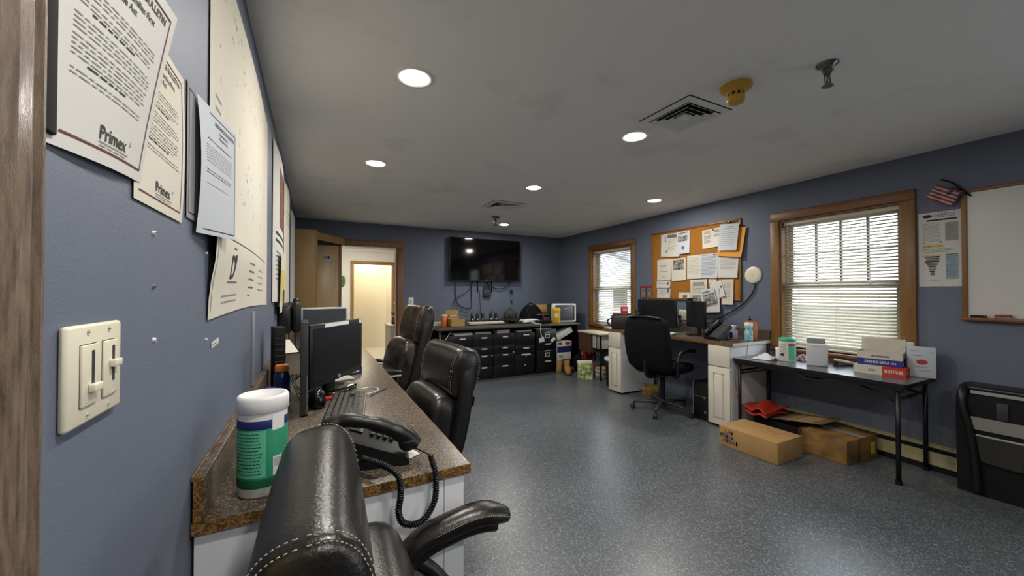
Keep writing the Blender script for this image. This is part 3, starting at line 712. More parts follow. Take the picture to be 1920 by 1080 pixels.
# keyboard
t = thing('keyboard', 'black computer keyboard on the left countertop before the monitor', 'keyboard', (.13, 1.805, DT+.0005), R(82))
b = MB(BLK); b.box((-.215, -.075, 0), (.215, .075, .016), .004); b.build('base', t)
b = MB(mat('lit_key', '35332f', .45))  # key colour made paler to carry the light on their edges
for r in range(6):
    y = .058-r*.0235; x = -.205
    row = [1]*14 if r < 5 else [1.3, 1.2, 1.2, 5.5, 1.2, 1.2, 1.3]
    sc = .29/(sum(row))
    for k in row: b.box((x+.001, y-.009, .016), (x+k*sc-.002, y+.009, .0235), .0015, seg=1); x += k*sc
    for k in range(3):
        if r not in (3,): b.box((.092+k*.02, y-.009, .016), (.109+k*.02, y+.009, .0235), .0015, seg=1)
    for k in range(3): b.box((.156+k*.018, y-.009, .016), (.171+k*.018, y+.009, .0235), .0015, seg=1)
b.build('keys', t)
b = MB(mat('pale_edge', '6b5f50', .5)); b.box((-.2, -.0745, .0155), (.2, -.068, .0168)); b.build('palm_edge', t)  # paler strip along the front edge of the base

# near monitor (screen facing the chairs)
def monitor(name, label, loc, rz, w, h, z0, bez=.018, scr=SCREENM, frame=BLK, sticker=True, group=None, foot=True, tilt=0):
    t = thing(name, label, 'monitor', loc, rz, group)
    b = MB(frame); b.box((-w/2, -.012, z0), (w/2, .012, z0+h), .004); b.box((-w*.36, .012, z0+h*.15), (w*.36, .045, z0+h*.8), .012); b.build('housing', t)
    b = MB(scr); b.box((-w/2+bez, -.0135, z0+bez*1.6), (w/2-bez, -.0118, z0+h-bez)); b.build('screen', t)
    if foot:
        b = MB(frame); b.box((-.04, .03, .01), (.04, .06, z0+h*.4), .006); b.build('stand_neck', t)
        b = MB(GLOSSB); b.ell((0, .02, .0105), (.13, .1, .0095), .8, .6); b.build('stand_base', t)
    return t
t = monitor('computer_monitor', 'black computer monitor above the keyboard with a white strip on its top edge', (.108, 2.165, DT), R(57.5), .485, .292, .06, .02, group='computer monitors on the left countertop')
b = MB(WHT); b.box((-.13, -.0142, .332), (.09, -.0118, .35)); b.box((.205, -.0142, .328), (.23, -.0118, .35)); b.build('tape_strip', t)
b = MB(SILV); b.cyl((.0, -.0148, .075), (0, -.012, .075), .010, n=20); b.m(SCREENM); T0 = Tr(-.0065, -.0152, .0715); b.text('hp', .010, T0, True); b.build('logo', t)
# slim tower beside the monitor
t = thing('desktop_computer', 'slim black desktop computer standing edge on left of the near monitor', 'computer', (-.034, 1.84, DT+.0005), R(91))
b = MB(BLKM); b.box((-.075, -.015, 0), (.17, .015, .375), .004); b.build('case', t)
b = MB(DGREY); b.box((-.079, -.014, .004), (-.074, .014, .37), .002); b.build('front_bezel', t)
b = MB(GREYP); b.box((-.0805, -.012, .01), (-.0785, -.009, .16)); b.build('light_strip', t)
t = thing('network_switch', 'tall black box upright against the backsplash behind the desktop computer', 'box', (-.165, 2.36, DT+.0005), R(10))
b = MB(BLKM); b.box((-.028, -.06, 0), (.028, .06, .32), .006); b.build('case', t)
b = MB(DGREY); 
for k in range(8): b.box((-.02, -.062, .05+k*.03), (.02, -.059, .058+k*.03))
b.build('vent_slots', t)
# wall phone
t = thing('wall_phone', 'black wall phone with a grey side stripe beyond the site plan', 'phone', (XL, 3.33, 1.06), LWZ)
b = MB(BLK); b.box((-.1, -.09, 0), (.11, 0, .2), .02); b.build('body', t)
b = MB(BLK); b.box((-.1, -.15, .0), (.02, -.092, .235), .025); b.m(GREYP); b.box((-.045, -.1525, .06), (-.025, -.1495, .15), .001); b.build('handset', t)
b = MB(BLK); b.box((.03, -.14, .04), (.1, -.092, .26), .02); b.build('cradle', t)
# further monitor with silver frame
monitor('computer_monitor', 'silver framed monitor behind the near monitor, grey screen', (.085, 3.62, DT), R(8), .36, .26, .115, .014, mat('grey_screen', '3c4146', .3), SILV, group='computer monitors on the left countertop')
t = thing('binder_sorter', 'black upright sorter beside the silver framed monitor', 'sorter', (-.13, 3.75, DT+.0005), 0)
b = MB(BLK); b.box((-.06, -.1, 0), (.06, .1, .01)); b.build('base', t)
for k in range(3):
    b = MB(BLK); b.box((-.055+k*.05, -.1, .01), (-.05+k*.05, .1, .34), .002); b.build('divider', t)
# small clutter
def bottle(name, label, cat, loc, r, h, body, cap, neck=.35, capm=None, group=None):
    t = thing(name, label, cat, loc, 0, group)
    b = MB(body); b.lathe([(.002, 0), (r*.92, 0), (r, r*.15), (r, h*.68), (r*.85, h*.76), (r*neck, h*.82), (r*neck, h*.86)], n=20); b.build('body', t)
    b = MB(cap); b.lathe([(r*neck*1.25, h*.84), (r*neck*1.25, h*.97), (r*neck, h), (.002, h)], n=16); b.build('cap', t)
    return t
bottle('spray_bottle', 'blue bottle with an orange cap behind the near monitor', 'bottle', (-.125, 2.02, DT+.0005), .033, .175, BLUEB, ORANGE, .7)
bottle('lotion_bottle', 'small blue bottle beside the orange capped bottle', 'bottle', (-.15, 1.77, DT+.0005), .03, .13, BLUEB, BLUEB, .6)
t = thing('tape_box', 'small blue and white box on the left countertop right of the near monitor', 'box', (.21, 2.56, DT+.0005), R(20))
b = MB(mat('navy_carton', '2b2f58', .6)); b.box((-.05, -.035, 0), (.05, .035, .04), .001); b.build('carton', t)
b = MB(WHT); b.lathe([(.012, .04), (.022, .04), (.022, .055), (.012, .055)], (.02, 0, 0), 20); b.m(PAPER); b.box((-.048, -.0355, .012), (.03, -.0345, .03)); b.build('tape_roll', t)
b = MB(RED); b.box((-.03, -.02, 0), (.03, .02, .012), .003); tag(b.build('red_notepad', None, (.075, 2.00, DT+.0005), R(20)), 'small red pad between the keyboard and the near monitor', 'notepad')
sheet('paper_sheet', 'white paper sheet lying behind the near monitor on the countertop', 'paper', Tr(.07, 2.37, DT+.0005) @ Rz(R(12)) @ Rx(R(-90)), .15, .19, None, (), PAPER, None, 3, 3)
b = MB(WHT); b.tube(smoothpath([(.2, 2.0, DT+.003), (.26, 2.02, DT+.003), (.3, 2.08, DT+.003), (.27, 2.14, DT+.003), (.22, 2.12, DT+.003)]), .002, 6); tag(b.build('white_cable'), 'thin white cable looped on the countertop beyond the keyboard', 'cable')
b = MB(DGREY); b.tube([(.24, 1.95, DT+.004), (.34, 2.08, DT+.004)], .003, 6); tag(b.build('stylus_pen'), 'thin dark pen lying by the white cable', 'pen')
b = MB(BLK); 
for k in range(4): b.tube(smoothpath([(-.05+.015*k, 2.0, DT+.004+.004*k), (-.08, 2.1+.03*k, DT+.05), (-.11+.02*k, 2.22, DT+.09), (-.13, 2.33, DT+.01)]), .003, 6)
tag(b.build('monitor_cables'), 'tangle of black cables behind the near monitor', 'cable')
sheet('sticky_note', 'small crumpled white note beside the desk phone', 'paper', Tr(.262, 1.17, DT+.001) @ Rz(R(35)) @ Rx(R(-90)), .04, .05, lambda a, c: (0, .001+.012*a*c, 0), (), PAPER, None, 3, 3)
b = MB(mat('charging_stand_gloss', '0c0d10', .2)); b.lathe([(.002, 0), (.03, 0), (.035, .02), (.03, .07), (.015, .08), (.002, .08)], n=20); tag(b.build('speaker', None, (.015, 1.87, DT+.0005)), 'small glossy black speaker at the foot of the near monitor', 'speaker')
sheet('parcel_slip', 'pale slip lying on the backsplash ledge behind the black boxes', 'paper', Tr(-.20, 2.9, .962) @ Rz(R(20)) @ Rx(R(-70)), .12, .2, None, (), PAPERW, None, 3, 3)
# wooden wall cabinet and open door at the end of the left wall
t = thing('wall_cabinet', 'plain wooden wall cabinet hung at the end of the left wall', 'cabinet', (XL, 5.5, 1.13))
b = MB(PLY); b.box((.002, 0, .02), (.255, .7, 1.03), .003); b.build('body', t)
b = MB(PLY); b.box((.256, .004, .02), (.274, .696, 1.03), .002); b.build('door', t)
b = MB(PLY); b.box((.02, .0, -.02), (.2, .6, .02)); b.build('underside_rail', t)
t = struct(bpy.data.objects.new('door_4', None)); COL.objects.link(t); t.location = (DX0-.03, YB-.03, 0); t.rotation_euler = (0, 0, R(178))
t2 = t
b = MB(DOORW); b.box((.0, .0, .01), (.53, .04, 2.07), .002); b.build('door_leaf', t)
b = MB(PAPER); b.box((.10, .04, 1.84), (.21, .043, 1.93)); b.m(INK)
for k in range(3): b.box((.12+k*.028, .043, 1.86), (.137+k*.028, .0435, 1.91))
b.build('sign_plate', t)
b = MB(PLY); b.prism([(.03, 5.92), (.05, 5.92), (.42, 6.42), (.40, 6.42)], 2.09, 2.19, 'z'); b.build('trim_3')['kind'] = 'structure'
# hallway pieces
t = thing('hall_cabinet', 'grey wooden cabinet in the hallway beyond the doorway', 'cabinet', (1.42, 8.3, 0))
b = MB(mat('weathered_grey_wood', '8a7f70', .6, var=.4, vs=6, vhex='6d6355', stretch=(10, 10, 1))); b.box((0, 0, .04), (.6, .6, .66), .003); b.build('body', t)
b = MB(mat('pale_cabinet_top', 'c7bfae', .5)); b.box((-.02, -.02, .66), (.62, .62, .69), .003); b.build('top', t)
b = MB(GREYP); b.box((.01, -.012, .06), (.29, 0, .64), .002); b.build('door', t)
t = thing('coffee_maker', 'black coffee maker on the hallway cabinet', 'coffee maker', (1.57, 8.4, .6905))
b = MB(BLK); b.box((-.1, -.1, 0), (.1, .1, .03), .004); b.box((.02, -.1, .03), (.1, .1, .25), .004); b.box((-.1, -.1, .2), (.1, .1, .26), .01); b.build('body', t)
b = MB(SCREEN); b.lathe([(.002, .031), (.06, .031), (.07, .06), (.055, .13), (.05, .15)], (-.035, 0, 0), 16); b.build('carafe', t)
bottle('hall_canister', 'beige canister above the coffee maker in the hallway', 'canister', (1.60, 8.42, .951), .07, .2, mat('beige_tin', 'b3a991', .5), WHT, .9)
b = MB(mat('green_cloth', '4d6b3a', .8, var=.5, vs=12, vhex='2f4a26')); b.ell((0, 0, 0), (.05, .03, .12), .9, .9); b.build('x').name = 'green_decoration'
o = bpy.data.objects['green_decoration']; o.location = (.54, 8.945, 1.60); tag(o, 'small green decoration on the hallway wall by the wooden door', 'decoration')
# ------------------------------------------------------------------ chairs (seat faces local -y)
def loft(b, secs, closed_ends=True, n=None, T=None):
    n = len(secs[0]); vs = [p for s in secs for p in s]; fs = []
    for i in range(len(secs)-1):
        for j in range(n): fs.append((i*n+j, i*n+(j+1) % n, (i+1)*n+(j+1) % n, (i+1)*n+j))
    b.add(vs, fs, True, T)
    if closed_ends: b.add(vs, [tuple(range(n))[::-1], tuple(range((len(secs)-1)*n, len(secs)*n))], True, T)
def supell(a, c, p, n=28):
    sp = lambda x, e: math.copysign(abs(x)**e, x)
    return [(a*sp(math.cos(2*PI*i/n), p), c*sp(math.sin(2*PI*i/n), p)) for i in range(n)]
def cushion(b, W, D, Hh, T, p=.62, edge=.05, nx=10, puff=.0, n=28):
    """pillow: profile D (y) x Hh (z) swept over width W (x) with rounded ends"""
    secs = []
    xs = []
    k = 6
    DM = [(edge*t, (1-(1-t)**2.4)**(1/2.4)) for t in (.004, .03, .09, .2, .4, .65, 1)]
    for e_, s_ in DM: xs.append((-W/2 + e_, s_))
    for i in range(1, nx): xs.append((-W/2+edge + (W-2*edge)*i/nx, 1 + puff*math.sin(PI*i/nx)))
    for e_, s_ in DM[::-1]: xs.append((W/2 - e_, s_))
    for x, s in xs: secs.append([(x, y*s, z*s) for y, z in supell(D/2, Hh/2, p, n)])
    loft(b, secs, T=T)
def star_base(t, r, m, m2, z=.07):
    b = MB(m); b.lathe([(.002, z-.02), (.04, z-.02), (.045, z), (.04, z+.05), (.03, z+.055)], n=20)
    for k in range(5):
        q = Rz(k*2*PI/5+.35)
        b.tube([(0, .02, z+.025), (0, r*.5, z+.02), (0, r, z)], [.03, .026, .019], 10, T=q, flat=.75)
    b.build('star_base', t)
    for k in range(5):
        q = Rz(k*2*PI/5+.35) @ Tr(0, r, 0) @ Rz(k*1.3)
        c = MB(m2); 
        for s in (-1, 1): c.cyl((s*.012-.009, .015, .029), (s*.012+.009, .015, .029), .028, n=18, T=q)
        c.cyl((0, 0, .05), (0, 0, z), .008, n=8, T=q); c.box((-.022, -.012, .03), (.022, .025, .056), .008, T=q); c.build('caster', t)
def exec_chair(name, label, loc, rz, ztop=1.08, lean=8, arm=True, arm_style=0, leather=LEATHER, group='black leather desk chairs'):
    t = thing(name, label, 'chair', loc, rz, group)
    star_base(t, .275, BLK, BLKM)
    b = MB(BLKM); b.cyl((0, 0, .1), (0, 0, .42), .03, n=16); b.cyl((0, 0, .1), (0, 0, .3), .042, n=16); b.build('gas_lift', t)
    b = MB(BLKSTEEL); b.box((-.1, -.12, .40), (.1, .12, .44), .01); b.cyl((.08, .0, .425), (.24, -.02, .425), .006, n=8); b.build('seat_mechanism', t)
    b = MB(leather); cushion(b, .54, .54, .13, Tr(0, -.02, .51), .55, .07); b.build('seat', t)
    # back: shell, lower pad, bolster; B leans about the seat rear
    zb = .5; hb = ztop-zb; B = Tr(0, .21, zb) @ Rx(-R(lean))
    b = MB(LEATHERB)
    def shell(u, v):
        W = .235 + .018*math.sin(PI*min(1, v*1.05)); x = (u-.5)*2
        if v > .82: W *= 1 - .35*((v-.82)/.18)**2
        return (x*W, .012 - .03*x*x + .015*math.sin(PI*v), hb*(.0 + .93*v))
    b.slab(shell, 12, 14, -.07, T=B); b.build('back_shell', t)
    b = MB(leather); cushion(b, .47, .19, hb*.56, B @ Tr(0, -.045, hb*.31), .7, .06, puff=.06); b.build('lumbar_pad', t)
    bw, bd, bh = .485, .154, hb*.44; BT = B @ Tr(0, .022, hb*.78)
    b = MB(leather); cushion(b, bw, bd, bh, BT, .72, .03, puff=.03); bo = b.build('headrest', t)
    for sx in (-1, 1):
        s = MB(THREAD)
        for off, sc in ((.214, 1.008), (.229, .975)):
            pr = supell(bd/2*sc*1.012, bh/2*sc*1.008, .72, 150)
            for i in range(0, 150, 2):
                y, z = pr[i]; y2, z2 = pr[(i+1) % 150]
                if z > -bh*.42: s.tube([(sx*off, y, z), (sx*off, y2, z2)], .0009, 4, T=BT)
        s.build('stitching', bo)
    if arm:
        for sx in (-1, 1):
            if arm_style == 0:
                pts = smoothpath([(sx*.27, -.20, .722), (sx*.272, -.13, .740), (sx*.276, -.05, .732), (sx*.28, .05, .70), (sx*.278, .12, .62), (sx*.27, .10, .53)], 5)
                k = len(pts); b = MB(leather)
                b.tube(pts[:int(k*.72)], [.026+.016*min(1, i/4) for i in range(int(k*.72))], 14, flat=.72)
                a = b.build('arm_pad', t)
                f = MB(BLK); f.tube([(p[0], p[1], p[2]-.026) for p in pts[int(k*.12):]], .03, 10, flat=.75); f.tube(smoothpath([(sx*.285, .06, .66), (sx*.285, .0, .6), (sx*.27, -.06, .50), (sx*.2, -.06, .43)]), .02, 8); f.box((min(sx*.18, sx*.3), -.1, .42), (max(sx*.18, sx*.3), .14, .45), .01); f.build('arm_frame', t)
                for o2 in (-.038, .038):
                    th = MB(THREAD)
                    for i, fct in [(i, fc) for i in range(1, int(k*.7)) for fc in (0, .35, .7)]:
                        p, q = pts[i-1], pts[i]; m0 = p.lerp(q, fct); m1 = p.lerp(q, fct+.2)
                        th.tube([(m0[0]+o2, m0[1], m0[2]+.011), (m1[0]+o2, m1[1], m1[2]+.011)], .001, 4)
                    th.build('stitching', a)
            else:
                b = MB(BLK); b.tube(smoothpath([(sx*.29, -.27, .71), (sx*.29, -.15, .735), (sx*.29, .05, .735), (sx*.285, .14, .72)]), .03, 12, flat=.55); b.build('arm_pad', t)
                f = MB(SILV); f.box((min(sx*.275, sx*.305), -.27, .685), (max(sx*.275, sx*.305), .14, .70), .004); f.box((min(sx*.28, sx*.3), -.20, .43), (max(sx*.28, sx*.3), -.16, .69), .004); f.m(BLKM); f.box((min(sx*.279, sx*.301), -.188, .5), (max(sx*.279, sx*.301), -.172, .64)); f.m(SILV); f.box((min(sx*.18, sx*.3), -.2, .42), (max(sx*.18, sx*.3), -.14, .44), .004); f.build('arm_frame', t)
    b = MB(BLKM); b.box((.2, .075, hb*.52), (.26, .08, hb*.60), .002, T=B); b.m(WHT); b.box((.225, .0735, hb*.545), (.245, .0815, hb*.575), T=B); b.build('side_tag', t)
    return t
exec_chair('office_chair', 'nearest black leather office chair with padded arms, at the near end of the left countertop', (.288, .735, 0), R(90-2), 1.068, 6)
exec_chair('office_chair', 'armless looking black leather office chair tucked against the left countertop beyond the keyboard', (.36, 2.05, 0), R(-90+4), 1.085, 10, arm=False)
exec_chair('office_chair', 'tallest worn black leather office chair with silver arm posts nearest the doorway', (.46, 3.45, 0), R(-90+6), 1.27, 13, arm_style=1, leather=mat('worn_black_leather', '1a1512', .3, bump=.6, bs=90, rvar=.12, vs=14, var=.5, vhex='3b2a1f'))
# black fabric task chair at the right desk
t = thing('desk_chair', 'black fabric desk chair with a rounded high back pushed up to the right desk', 'chair', (3.57, 3.14, 0), R(90+8))
star_base(t, .32, DGREY, DGREY, .085)
b = MB(BLKM); b.cyl((0, 0, .1), (0, 0, .44), .028); b.build('gas_lift', t)
b = MB(BLKSTEEL); b.box((-.11, -.13, .42), (.11, .16, .455), .012); b.tube(smoothpath([(0, .1, .44), (0, .25, .44), (0, .31, .5), (0, .31, .62)]), .022, 8, flat=1.6); b.build('seat_mechanism', t)
b = MB(BLACKFAB); cushion(b, .52, .5, .11, Tr(0, -.03, .51), .55, .07); b.build('seat', t)
b = MB(BLACKFAB); BB = Tr(0, .24, .50) @ Rx(-R(7))
secs = []
for i in range(15):
    v = i/14; W = .235 + .045*math.sin(PI*min(1, v*.62+.2)) - (.07*max(0, (v-.86)/.14)**2); D = .055 + .02*math.sin(PI*v)
    if i in (0, 14): W *= .88; D *= .55
    secs.append([(x, y + .03*math.sin(PI*v) - .16*abs(x)**2 * 1.2, v*.60) for x, y in supell(W, D, .6, 32)])
loft(b, secs, T=BB); b.build('backrest', t)
b = MB(mat('glossy_leather_edge', '1c1c1f', .25)); b.tube(smoothpath([tuple(BB @ Vector(p)) for p in ((-.2, .035, .592), (-.1, .05, .607), (0, .055, .611), (.1, .05, .607), (.2, .035, .592))]), .02, 10, flat=.6); b.build('top_panel', t)
for sx in (-1, 1):
    b = MB(BLK); b.tube(smoothpath([(sx*.27, -.2, .70), (sx*.285, -.05, .72), (sx*.285, .1, .70), (sx*.285, .17, .6), (sx*.26, .12, .46), (sx*.15, .05, .44)]), .021, 8); b.build('arm', t)
# ------------------------------------------------------------------ television and cables on the back wall
t = thing('television', 'large black television mounted on the back wall, switched off', 'television', (2.765, YB, 1.945))
b = MB(BLKM); b.box((-.665, -.075, -.35), (.665, -.035, .35), .01); b.box((-.3, -.036, -.2), (.3, -.002, .2)); b.build('housing', t)
b = MB(mat('bezel_edge', '2b2b2c', .3)); b.box((-.69, -.088, -.382), (.69, -.074, .382), .004); b.build('bezel', t)
b = MB(SCREEN); b.box((-.68, -.0895, -.368), (.68, -.087, .373)); b.build('screen', t)
b = MB(SILV); b.box((-.02, -.0895, -.378), (.02, -.088, -.373)); b.build('logo', t)
def wire(name, label, pts, r, m=BLK, sub=6):
    b = MB(m); b.tube(smoothpath(pts, sub), r, 6); return tag(b.build(name), label, 'cable', 'cables under the television')
y0 = YB-.02
wire('television_cable', 'long black cable looping down left of the power box under the television', [(2.21, y0, 1.57), (2.20, y0, 1.38), (2.23, y0, 1.2), (2.27, y0, 1.14), (2.38, y0, 1.09), (2.48, y0, 1.075), (2.51, y0, 1.15), (2.50, y0, 1.36), (2.52, y0, 1.57)], .007)
wire('television_cable', 'thin cable trailing to the counter left of the radio charger', [(2.48, y0-.016, 1.57), (2.46, y0-.016, 1.42), (2.2, y0-.016, 1.24), (2.17, y0-.016, 1.15), (2.25, y0-.016, 1.06), (2.46, y0-.016, .985)], .005)
wire('television_cable', 'short straight black strap left of the power box', [(2.625, y0, 1.57), (2.625, y0, 1.37)], .009, BLK, 2)
wire('television_cable', 'short straight black strap right of the power box', [(2.90, y0, 1.57), (2.90, y0, 1.365)], .009, BLK, 2)
wire('television_cable', 'thin wire hanging straight from the power box to the counter', [(2.66, y0, 1.40), (2.67, y0, 1.2), (2.68, y0, 1.06), (2.675, y0, .95)], .0035)
wire('television_cable', 'sagging thick cable from the power box to the right side of the television', [(2.745, y0-.02, 1.40), (2.75, y0-.02, 1.47), (2.83, y0-.02, 1.485), (2.95, y0-.02, 1.44), (3.1, y0-.02, 1.43), (3.22, y0-.02, 1.49), (3.28, y0-.02, 1.57)], .0085)
wire('television_cable', 'hanging adapter lead below the right end of the television', [(3.30, y0, 1.57), (3.30, y0, 1.40), (3.31, y0, 1.2)], .006, GREYP)
t = thing('power_adapter', 'small black adapter hanging on the lead right of the television', 'adapter', (3.305, y0-.01, 1.38))
b = MB(BLK); b.box((-.025, -.018, -.035), (.025, .018, .035), .006); b.build('brick', t); b = MB(BLK); b.cyl((.002, 0, -.17), (.002, 0, -.22), .012, n=10); b.build('plug', t)
t = thing('power_box', 'dark power adapter box with plugs on the wall under the television', 'power adapter', (2.80, YB-.002, 1.345))
b = MB(DGREY); b.box((-.075, -.05, -.065), (.075, 0, .06), .006); b.build('case', t)
b = MB(BLK)
for k in range(3): b.tube(smoothpath([(-.045+k*.045, -.03, .06), (-.045+k*.045, -.04, .11), (-.02+k*.03, -.03, .16), (0, -.02, .21)]), .008, 6)
b.build('plug', t)
t = thing('wall_switch', 'white switch plate on the back wall right of the doorway', 'light switch', (1.437, YB, 1.215))
b = MB(WHT); b.box((-.042, -.007, -.065), (.042, 0, .065), .003); b.build('plate', t); b = MB(WHT); b.box((-.018, -.011, -.034), (.018, -.006, .034), .002); b.m(GREYP); b.box((-.012, -.0115, -.02), (.006, -.0105, .01)); b.build('rocker', t)

# ------------------------------------------------------------------ long counter on the back wall
BT = .83
t = thing('back_counter', 'long dark countertop on the back wall carrying radios and a printer', 'countertop', (1.62, 5.45, BT))
b = MB(LAMD); b.box((0, 0, -.035), (2.54, .99, 0), .004); b.build('top', t)
b = MB(BLKSTEEL); b.box((2.50, .03, -BT), (2.54, .98, -.036)); b.build('side_panel', t)
b = MB(BLKSTEEL); b.box((.02, .93, -BT), (2.5, .95, -.036)); b.build('back_panel', t)
b = MB(STEEL); b.tube([(.03, .05, -BT), (.03, .05, -.036)], .012, 8); b.tube([(.03, .05, -.3), (.2, .05, -.04)], .007, 8); b.build('leg', t)
b = MB(LAMD); b.box((0, .965, 0), (2.54, .985, .05), .002); b.build('backsplash', t)
HND = mat('bright_handle', 'd2d4d6', .35, metal=.3)
def file_cab(x0, x1, h, drawers, label, lab=False, y=5.52, d=.66, lock=None):
    t = thing('file_cabinet', label, 'file cabinet', ((x0+x1)/2, y, 0), 0, 'black file cabinets under the back counter'); W = x1-x0
    b = MB(BLKSTEEL); b.box((-W/2, .02, 0), (W/2, d, h), .004); b.build('body', t)
    for z0, z1, hz, hw in drawers:
        f = MB(BLKSTEEL); f.box((-W/2+.006, 0, z0), (W/2-.006, .02, z1), .004); dr = f.build('drawer', t)
        p = MB(HND); x = .012; p.box((x-hw, -.028, hz-.011), (x+hw, -.018, hz+.011), .004); p.box((x-hw, -.02, hz-.011), (x-hw+.01, .0, hz+.009)); p.box((x+hw-.01, -.02, hz-.011), (x+hw, .0, hz+.009)); p.build('handle', dr)
        if lab:
            p = MB(HND); zc = z1-.07; p.box((-.04, -.006, zc-.04), (.05, -.001, zc+.03), .002); p.m(BLKM); p.box((-.025, -.007, zc-.025), (.035, -.0055, zc+.012)); p.m(HND); p.box((-.05, -.008, zc+.05), (.06, -.001, zc+.066), .002); p.build('label_holder', dr)
    if lock is not None:
        b = MB(HND); b.cyl((lock[0], -.006, lock[1]), (lock[0], .0, lock[1]), .011, n=10); b.build('lock', t)
    return t
D4 = [(.53, .70, .655, .045), (.40, .522, .482, .045), (.22, .392, .368, .045), (.05, .212, .19, .045)]
file_cab(1.80, 2.175, .705, D4, 'black file cabinet at the left end of the row, partly behind the leather chair')
file_cab(2.18, 2.515, .71, D4, 'black file cabinet second from the left with four bright handles', lock=(.15, .37))
file_cab(2.52, 2.90, .71, D4, 'black file cabinet in the middle of the row under a crumpled white stack', lock=(.165, .40))
k = file_cab(2.905, 3.28, .70, [(.50, .69, .665, .05), (.36, .492, .45, .05), (.05, .335, .33, .001)], 'black file cabinet with a drawer ajar, left of the one with label holders', lock=(.0, .17))
b = MB(PAPER); b.box((-.07, -.03, .335), (.09, .01, .352), .002); b.build('drawer_papers', k)
k = file_cab(3.32, 3.712, .735, [(.40, .70, .49, .055), (.07, .385, .20, .055)], 'black two drawer file cabinet with label holders and white stickers', True)
for x, z, a, w_, h_ in ((-.105, .565, 12, .1, .075), (.12, .555, 38, .1, .055)): b = MB(PAPER); b.box((-w_/2, -.0035, -h_/2), (w_/2, -.0005, h_/2), T=Tr(x, 0, z) @ Ry(-R(a))); b.build('sticker', k)
def stack(name, label, x, y, z, w_, d_, h_, n, m=PAPER, rz=0, cat='paper stack', group='stacks on the file cabinets'):
    t = thing(name, label, cat, (x, y, z), rz, group); rnd = random.Random(int(x*100))
    for i in range(n):
        b = MB(m if i % 2 == 0 else PAPERB); o = rnd.uniform(-.012, .012); b.box((-w_/2+o, -d_/2, h_*i/n+.0003), (w_/2+o, d_/2, h_*(i+1)/n-.0006), .0008, T=Rz(rnd.uniform(-.06, .06)), seg=1); b.build('bundle', t)
stack('paper_stack', 'white paper stack on the leftmost file cabinet', 2.03, 5.68, .7055, .30, .26, .035, 2)
stack('paper_stack', 'grey and white paper stack on the second file cabinet', 2.36, 5.68, .7105, .26, .26, .03, 2, SILV)
stack('paper_stack', 'crumpled white stack on the middle file cabinet', 2.71, 5.66, .7105, .22, .22, .055, 4)
stack('binder_stack', 'dark binders on the file cabinet with the open drawer', 3.10, 5.68, .7005, .28, .26, .05, 3, DGREY, 0, 'binder')
stack('paper_stack', 'grey papers on the file cabinet with label holders', 3.48, 5.68, .7355, .30, .26, .02, 2, SILV)

# things on the back counter
bottle('vitamin_bottle', 'orange bottle at the left end of the back counter', 'bottle', (1.80, 5.80, BT+.0005), .045, .19, ORANGE, CREAMB, .8)
t = thing('open_carton', 'small open cardboard carton beside the orange bottle', 'box', (2.0, 5.80, BT+.0005))
b = MB(CARDT); b.box((-.115, -.1, 0), (.115, -.095, .115)); b.box((-.115, .095, 0), (.115, .1, .115)); b.box((-.115, -.1, 0), (-.11, .1, .115)); b.box((.11, -.1, 0), (.115, .1, .115)); b.box((-.115, -.1, 0), (.115, .1, .004)); b.build('carton', t)
b = MB(CARDT); b.box((-.135, .1, .11), (.075, .105, .255)); b.m(REDORANGE); b.box((-.1, .0985, .145), (.02, .1, .175)); b.m(PAPER); b.box((-.07, .098, .15), (.03, .0985, .17)); b.build('flap', t)
b = MB(RED); b.box((-.028, -.02, 0), (.028, .02, .14), .003); tag(b.build('red_packet', None, (1.87, 5.88, BT+.0005), R(15)), 'red packet wedged between the orange bottle and the open carton', 'packet')
stack('envelope_stack', 'cream envelopes lying behind the orange bottle', 1.77, 6.1, BT+.0005, .26, .2, .05, 2, PAPERW, .1, 'envelopes', None)
t = thing('radio_charger', 'long cream multi-bay radio charger on the back counter', 'charger', (2.52, 5.82, BT+.0005))
b = MB(PAPERW); b.box((-.31, -.07, .015), (.31, .07, .055), .006); b.m(BLKM); b.box((-.30, -.06, 0), (.3, .06, .016)); b.build('tray', t)
b = MB(BLK)
for k in range(6): b.box((-.24+k*.09-.03, -.035, .054), (-.24+k*.09+.03, .04, .075), .004)
b.build('bay', t)
RN = ['leftmost handheld radio in the long charger', 'second handheld radio from the left in the charger', 'third handheld radio from the left in the charger', 'fourth handheld radio in the charger, after the empty bay', 'rightmost handheld radio in the long charger']
for i, k in enumerate((0, 1, 2, 4, 5)):
    x = 2.52-.24+k*.09; 
    if k > 2: x -= .03
    t = thing('handheld_radio', RN[i], 'radio', (x, 5.825, BT+.0765), 0, 'handheld radios in the charger')
    b = MB(BLK); b.box((-.024, -.016, 0), (.024, .016, .105), .005); b.build('body', t)
    b = MB(BLK); b.cyl((-.012, 0, .105), (-.012, 0, .125), .007, n=8); b.cyl((.014, 0, .105), (.014, 0, .155), .005, .004, n=8); b.build('antenna', t)
    b = MB(WHT); b.cyl((.0, -.017, .02), (0, -.0155, .02), .012, n=10); b.build('speaker_badge', t)
def tangle(name, label, c, r, n, rad, m, seed, cat='cables', zmax=.05):
    rnd = random.Random(seed); b = MB(m)
    for _ in range(n):
        p = [(rnd.uniform(-r[0], r[0]), rnd.uniform(-r[1], r[1]), rnd.uniform(rad*2.2+.006, zmax)) for _ in range(6)]; b.tube(smoothpath(p, 5), rad, 6)
    o = b.build(name, None, c); return tag(o, label, cat, 'cable heaps on the back counter')
tangle('cable_heap', 'heap of black cables right of the radio charger', (3.0, 5.83, BT+.001), (.2, .12), 7, .009, BLK, 3, zmax=.08)
